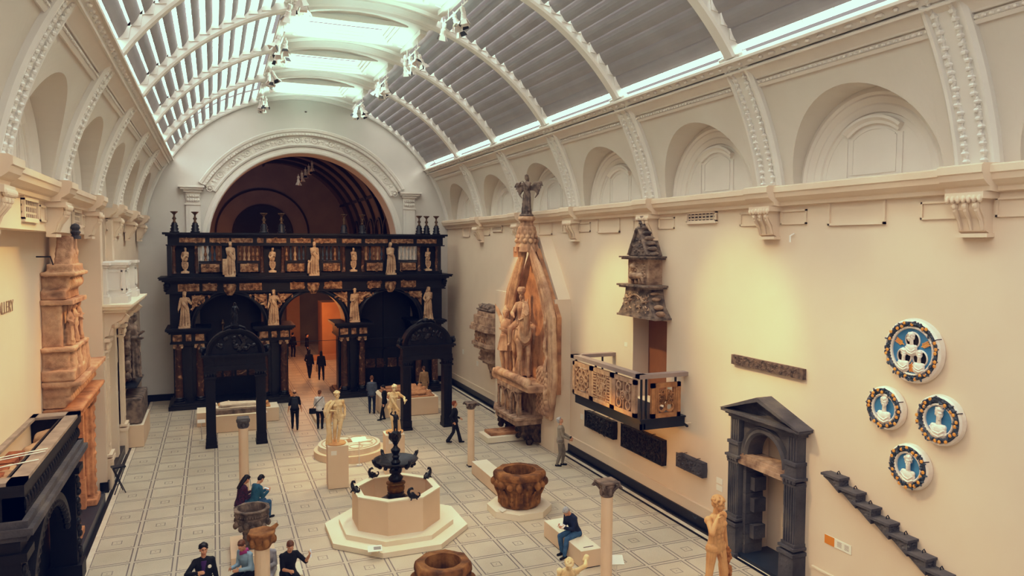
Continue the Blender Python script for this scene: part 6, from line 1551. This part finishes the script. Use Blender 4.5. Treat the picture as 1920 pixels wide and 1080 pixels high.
# woman with white jumper and bag
t=person('woman in white jumper with black shoulder bag by the floor case',4.12,32.4,PI-.35,Fig(head=(15,-10),lf=(.08,-.03,0),lh=(.2,-.25,1.0)),WHT,BLKC,HAIRB,s=.97)
w=MB(); w.loft([(V((.3,.1,.72)),V((.15,0,0)),V((0,.08,0))),(V((.28,.1,.95)),V((.16,0,0)),V((0,.08,0)))],10); w.tube([(.28,.1,.95),(.1,.17,1.2),(-.12,.12,1.43),(-.16,0,1.46)],.014,5); w.build('shoulder_bag',BLKC,t)
# man in grey sweater
person('man in slate grey sweater and dark jeans looking down at the tomb',6.82,34.5,PI-.25,Fig(head=(22,0),lean=4,lh=(.15,-.25,1.0),rh=(-.15,-.25,1.0),lf=(.1,-.04,0)),DK,NAVC,HAIRB,s=1.03)
person('person in black half hidden behind the bending marble youth',7.1,33.0,PI+1.4,Fig(head=(20,0),lf=(.1,-.2,0)),BLKC,BLKC,HAIRD,s=.93)
person('person in tan coat standing beyond the effigies behind the right portal',9.95,36.6,PI,Fig(head=(15,10)),COATB,BLKC,HAIRB,coat=.35)
# walking woman in black
t=person('woman with short auburn hair in black walking right of the portal',8.88,28.0,rad(75),Fig(lf=(.05,-.24,0),rf=(-.05,.28,.05),lh=(.2,-.2,1.0),rh=(-.22,.05,.95),head=(-8,15)),BLKC,BLKC,mat('auburn_hair',['#6d3218','#8a4523'],30,.5),flare=.035,s=.99,coat=.02)
# man at right wall looking up
t=person('grey-haired man in khaki jacket looking up beside the wall pier',11.55,23.7,rad(60),Fig(head=(-24,8),lf=(.08,-.06,0),rf=(-.1,.12,0),lh=(.2,-.3,1.0),rh=(-.1,-.3,1.0)),mat('khaki_jacket',['#8a8172','#a39988'],8,.9),GREYC,HAIRG,s=1.02)
MB().cap((.05,-.34,1.0),(.14,-.36,1.02),.03,.03,6).build('camera',BLACKP,t)
# silhouettes in the doorway
t=person('woman in black walking through the central arch, left of the pair',5.17,45.1,PI-.3,Fig(lf=(.06,-.2,0),rf=(-.06,.22,.04),lh=(.22,-.2,1.0)),BLKC,BLKC,HAIRD,long=.15)
t=person('dark-haired woman with bag walking through the central arch, right of the pair',5.75,44.2,PI-.1,Fig(lf=(.12,-.12,0),rf=(-.12,.15,.02)),BLKC,BLKC,HAIRD,long=.12,coat=.05)
w=MB(); w.box(.2,.3,-.15,.15,.55,.95); w.build('tan_bag',COATB,t)
P0=person('visitor in dark clothes far off in the gallery beyond, left of the group',4.55,53.5,.4,Fig(),BLKC,BLKC,HAIRD,vox=.02)
dup(P0,(5.1,54.3,0),2.6,'visitor in dark clothes far off beyond the arch, middle of the group'); dup(P0,(5.95,53.2,0),1.5,'visitor in dark clothes far off beyond the arch, right of the group')
# lady in the foreground
F=Fig(head=(-2,8),lf=(.12,.02,0),rh=(-.14,-.3,1.26),re=(-.9,.2,-.5),lh=(.28,-.03,.8),lean=1)
t=person('woman with short dark hair in black jacket with round badge, front left',-.33,16.35,rad(3),F,BLKC,BLKC,HAIRD,eye=True,vox=.011,hcurl=40,s=1.0)
w=MB(); w.loft([(V((-.0,-.115,1.42)),V((.055,0,0)),V((0,.02,0))),(V((-.01,-.14,1.3)),V((.045,0,0)),V((0,.015,0))),(V((-.02,-.14,1.15)),V((.03,0,0)),V((0,.01,0)))],8); w.build('purple_scarf',mat('purple_scarf','#3a2058',rough=.8),t)
w=MB(); w.prism([(-.045,1.41),(.045,1.41),(0,1.28)],'y',-.15,-.12)
MB().lathe([(.036,0),(.036,.012)],(0,0,0),14).build('badge',LABELM,t).matrix_local=Matrix.Translation((.11,-.135,1.3))@Matrix.Rotation(PI/2,4,'X')
for k in (1,-1): MB().cap(F.hp_(.018*k,-.088,.03),F.hp_(.045*k,-.078,.032),.006,.004,6).build('eyebrow',HAIRD,t)
MB().blob(F.hp_(0,-.099,-.062),(.022,.006,.008),F.HR,8,5).build('mouth',mat('lips','#9a4438',rough=.5),t)
# couple behind the font
SIT=dict(pelvis=(0,0,.55),lf=(.1,-.46,0),rf=(-.1,-.44,0))
t=person('long-haired young woman in navy and red checked shirt seated behind the font',.55,22.2,rad(115),Fig(lean=12,head=(25,0),lh=(.1,-.36,.78),rh=(-.1,-.36,.78),**SIT),CHK,DENIM,HAIRD,long=.22)
F=Fig(lean=16,head=(30,10),lh=(.06,-.42,.8),rh=(-.1,-.4,.8),**SIT)
t=person('young man in blue denim shirt bent over a glowing phone behind the font',.92,22.1,rad(120),F,TEAL,DENIM,HAIRD,bald=0)
MB().obox((0,-.47,.85),(1,0,0),(0,.9,.5),(0,-.5,.9),.05,.08,.006).build('phone',emis('phone_glow','#bfe6ff',1.2),t)
# seated man reading on bench
F=Fig(pelvis=(0,0,.56),lean=22,head=(32,5),lf=(.12,-.5,0),rf=(-.1,-.38,0),lh=(.08,-.46,.78),rh=(-.1,-.44,.8))
t=person('grey-haired man in navy jacket seated reading on the right-hand bench',8.6,16.75,rad(-72),F,NAVC,DENIM,HAIRG,s=1.0)
MB().obox((0,-.5,.82),(1,0,0),(0,.92,.38),(0,-.38,.92),.1,.07,.008).build('booklet',LABELM,t)
# group at the bottom edge
F=Fig(lean=14,head=(15,20),lh=(.15,-.4,.75),rh=(-.1,-.4,.75),**SIT)
t=person('seated person in pale denim jacket with magenta scarf behind the brown capital',.6,17.45,rad(-50),F,PALED,BLKC,HAIRB)
w=MB(); w.tube([F.neck+V((.09,0,0)),F.neck+V((0,-.09,-.02)),F.neck+V((-.09,0,0)),F.neck+V((0,.07,0)),F.neck+V((.09,0,0))],.05,8); w.build('magenta_scarf',SCARF,t)
F=Fig(lean=22,head=(35,0),lh=(.12,-.4,.75),rh=(-.1,-.4,.75),**SIT)
person('seated person with brown hair in grey top bending forward at the bottom edge',1.02,17.5,rad(-15),F,LGREY,LGREY,HAIRB,long=.05)
F=Fig(lean=14,head=(10,0),lh=(.36,-.42,1.0),le=(.3,.2,-1),rh=(-.1,-.4,.75),**SIT)
t=person('seated person in black holding up a phone at the bottom edge',1.42,17.05,rad(12),F,BLKC,BLKC,HAIRB,sleeve=.45)
ha=F.arm[0][2]+(F.arm[0][2]-F.arm[0][1]).normalized()*.1
MB().obox(ha,(.2,1,0),(0,0,1),(1,-.2,0),.04,.08,.006).build('phone',emis('phone_screen','#a9b9c4',.6),t)
o=MB().box(.48,1.7,17.25,17.75,0,.45).build('bench_block',PLINTH) if False else None
# ================================================================== SPOTLIGHTS ON RAILS
def rail(label,x,yc,z,L=2.2):
    t=thing('lighting_rail',label,'lighting rail',(x,yc,z)); MB().tube([(0,-L/2,0),(0,L/2,0)],.025,6).build('rail',WHITEP,t)
    for q in (-.8,.8): MB().tube([(0,q,0),(0,q,.5)],.015,6).build('hanger',WHITEP,t)
def lamp_proto():
    t=thing('spotlight','white barn-door spotlight clustered on the skylight rails','spotlight',(0,0,0),0,'barn-door spotlights on the skylight rails')
    MB().cap((0,0,0),(0,0,-.16),.02,.02,6).build('stem',WHITEP,t)
    w=MB(); w.lathe([(.05,.12),(.085,.1),(.09,-.02),(.07,-.06),(.07,-.12),(.1,-.14),(.1,-.3),(.11,-.3),(.13,-.36)],(0,0,-.25),16); lb=w.build('lamp_body',WHITEP,t)
    w=MB(); w.lathe([(.1,0),(.1,.01)],(0,0,-.6),14); w.build('lens',BULB,lb)
    for k in range(4):
        a=PI/2*k; c,s=math.cos(a),math.sin(a); n=V((c,s,0)); q=V((-s,c,0)); w=MB(); p=V((0,0,-.61))
        P=[p+n*.12+q*.1,p+n*.12-q*.1,p+n*.2-q*.14+V((0,0,-.18)),p+n*.2+q*.14+V((0,0,-.18))]
        w.add([v for v in P]+[v+n*.012 for v in P],[(0,1,2,3),(7,6,5,4),(0,4,5,1),(1,5,6,2),(2,6,7,3),(3,7,4,0)]); w.build('barn_door',BLACKP if k==1 else WHITEP,lb)
    return t
LP=lamp_proto(); first=True; rn=random.Random(21)
names={2.35:'left',7.05:'right'}
for j,yc in enumerate((38.2,32.6,27.4,22.0,16.8,11.6)):
    for x in (2.35,7.05):
        if yc<16 and x<3: continue
        z=15.2
        rail('lighting rail on the %s of the skylight, %s bay from the end wall'%(names[x],('first','second','third','fourth','fifth','sixth')[j]),x,yc,z)
        for k in range(5):
            o=LP if first else dup(LP,(0,0,0)); first=False
            o.scale=(.8,)*3; o.location=(x+(.1 if k%2 else -.1),yc-.85+.42*k,z-.02); o.rotation_euler=(rn.uniform(-.35,.35),rn.uniform(-.5,.5),rn.uniform(0,6))
# small cluster hanging in the dark vault beyond
for k in range(5):
    o=dup(LP,(4.6+.28*k,44.3+.7*k,12.1+.28*k),1.0+k); o['label']='warm glowing spotlight hanging in the dark vault beyond the arch'; o['group']='spotlights in the vault beyond'
# ================================================================== LIGHT AND CAMERA
wd=bpy.data.worlds.new('world'); scn.world=wd; wd.use_nodes=True
bg=wd.node_tree.nodes['Background']; bg.inputs[0].default_value=lin('#d0ccc8'); bg.inputs[1].default_value=.5
def spot(loc,to,e,size,col='#ffd9a0',blend=.8,r=.25):
    l=bpy.data.lights.new('lamp','SPOT'); l.energy=e; l.spot_size=rad(size); l.spot_blend=blend; l.color=lin(col)[:3]; l.shadow_soft_size=r
    o=bpy.data.objects.new('spot_light',l); COL.objects.link(o); o.location=loc
    o.rotation_euler=(V(to)-V(loc)).to_track_quat('-Z','Y').to_euler(); return o
def point(loc,e,col,r=.5):
    l=bpy.data.lights.new('lamp','POINT'); l.energy=e; l.color=lin(col)[:3]; l.shadow_soft_size=r
    o=bpy.data.objects.new('point_light',l); COL.objects.link(o); o.location=loc; return o
WM='#ffd9a4'
LL=[((7.0,27,15),(4.2,26.5,1),5200,26,WM),((2.4,28,15),(5.6,26.5,1),3200,22,WM),((7,22,15),(4.6,19.5,1),3000,24,WM),((2.4,22,15),(8.5,20,1),2600,22,WM),
    ((2.4,28,15),(12,28,5),6500,28,'#ffc680'),((2.4,33,15),(12,33.5,4.5),1800,16,WM),
    ((2.4,22,15),(12.6,21.7,5.0),6200,24,'#ffdc96'),((2.4,17,15),(12.6,15.4,5.8),5200,22,'#ffdc96'),((2.4,17,15),(12.6,12.5,2.5),4200,34,WM),((7,12,15),(12.6,9.8,5),1800,30,WM),
    ((7.0,22,15),(-3.6,23,4.5),7500,26,'#ffb566'),((7.0,17,15),(-4,17,5.5),5600,30,'#ffcf80'),((7,12,15),(-4,14,5),2200,30,WM),
    ((7.0,33,15),(0.8,34,.8),3200,15,WM),((2.4,33,15),(8.8,34.5,.8),4200,15,WM),((7,32.7,15),(-2.9,32.5,4),1500,16,WM),
    ((4,22,15.2),(4.7,38.6,6.4),5200,22,'#ffc27a'),((7.0,12,15),(8.5,13.8,1.5),1800,22,'#ffc27a'),((2.4,12,15),(6.2,12.6,1),1500,22,WM)]
for a,b,e,s,c in LL: spot(a,b,e,s,c)
spot((9.9,18.9,2.85),(12.6,18.9,2.2),90,110,'#ffb040',r=.05)
point((6,50,3.5),260,'#ffa055'); point((4,46,3.6),160,'#ff9a50'); point((0,57.5,8.5),90,'#ffb070'); point((2.8,56,12.6),60,'#aab2f0'); point((7.2,48.5,9.5),70,'#ffcaa0'); point((7.4,54,9.5),60,'#ffcaa0'); point((4.5,43.2,4.2),60,'#ff9a50')
cd=bpy.data.cameras.new('camera'); cam=bpy.data.objects.new('camera',cd); COL.objects.link(cam)
cd.lens=FPX/1920*36; cd.sensor_width=36; cd.clip_end=300; cd.clip_start=.1
Rm=Matrix((RGT,UPV,-FWD)).transposed().to_4x4(); Rm.translation=CAM; cam.matrix_world=Rm
scn.camera=cam
scn.view_settings.view_transform='Standard'; scn.view_settings.look='None'; scn.view_settings.exposure=.2; scn.view_settings.gamma=1

# photographic grade of the whole picture: mint highlights, slightly blue blacks
vs=scn.view_settings; vs.use_curve_mapping=True; cm=vs.curve_mapping; cm.extend='HORIZONTAL'
for i,pts in enumerate(([(0,0),(.3,.31),(.55,.53),(1,.68)],[(0,.001),(.3,.3),(1,1)],[(0,.007),(.3,.3),(.6,.585),(1,.79)])):
    c=cm.curves[i].points
    c[0].location=pts[0]; c[-1].location=pts[-1]
    for p in pts[1:-1]: c.new(*p)
cm.update()
# unseen upward fill spots, added to brighten the white crown
for y in (11.7,16.9,22.2,27.4,32.7,38.2):
    for x in (2.6,6.8): spot((x,y,14.55),(4.7+(x-4.7)*.4,y,16),260,150,'#d8fff0')
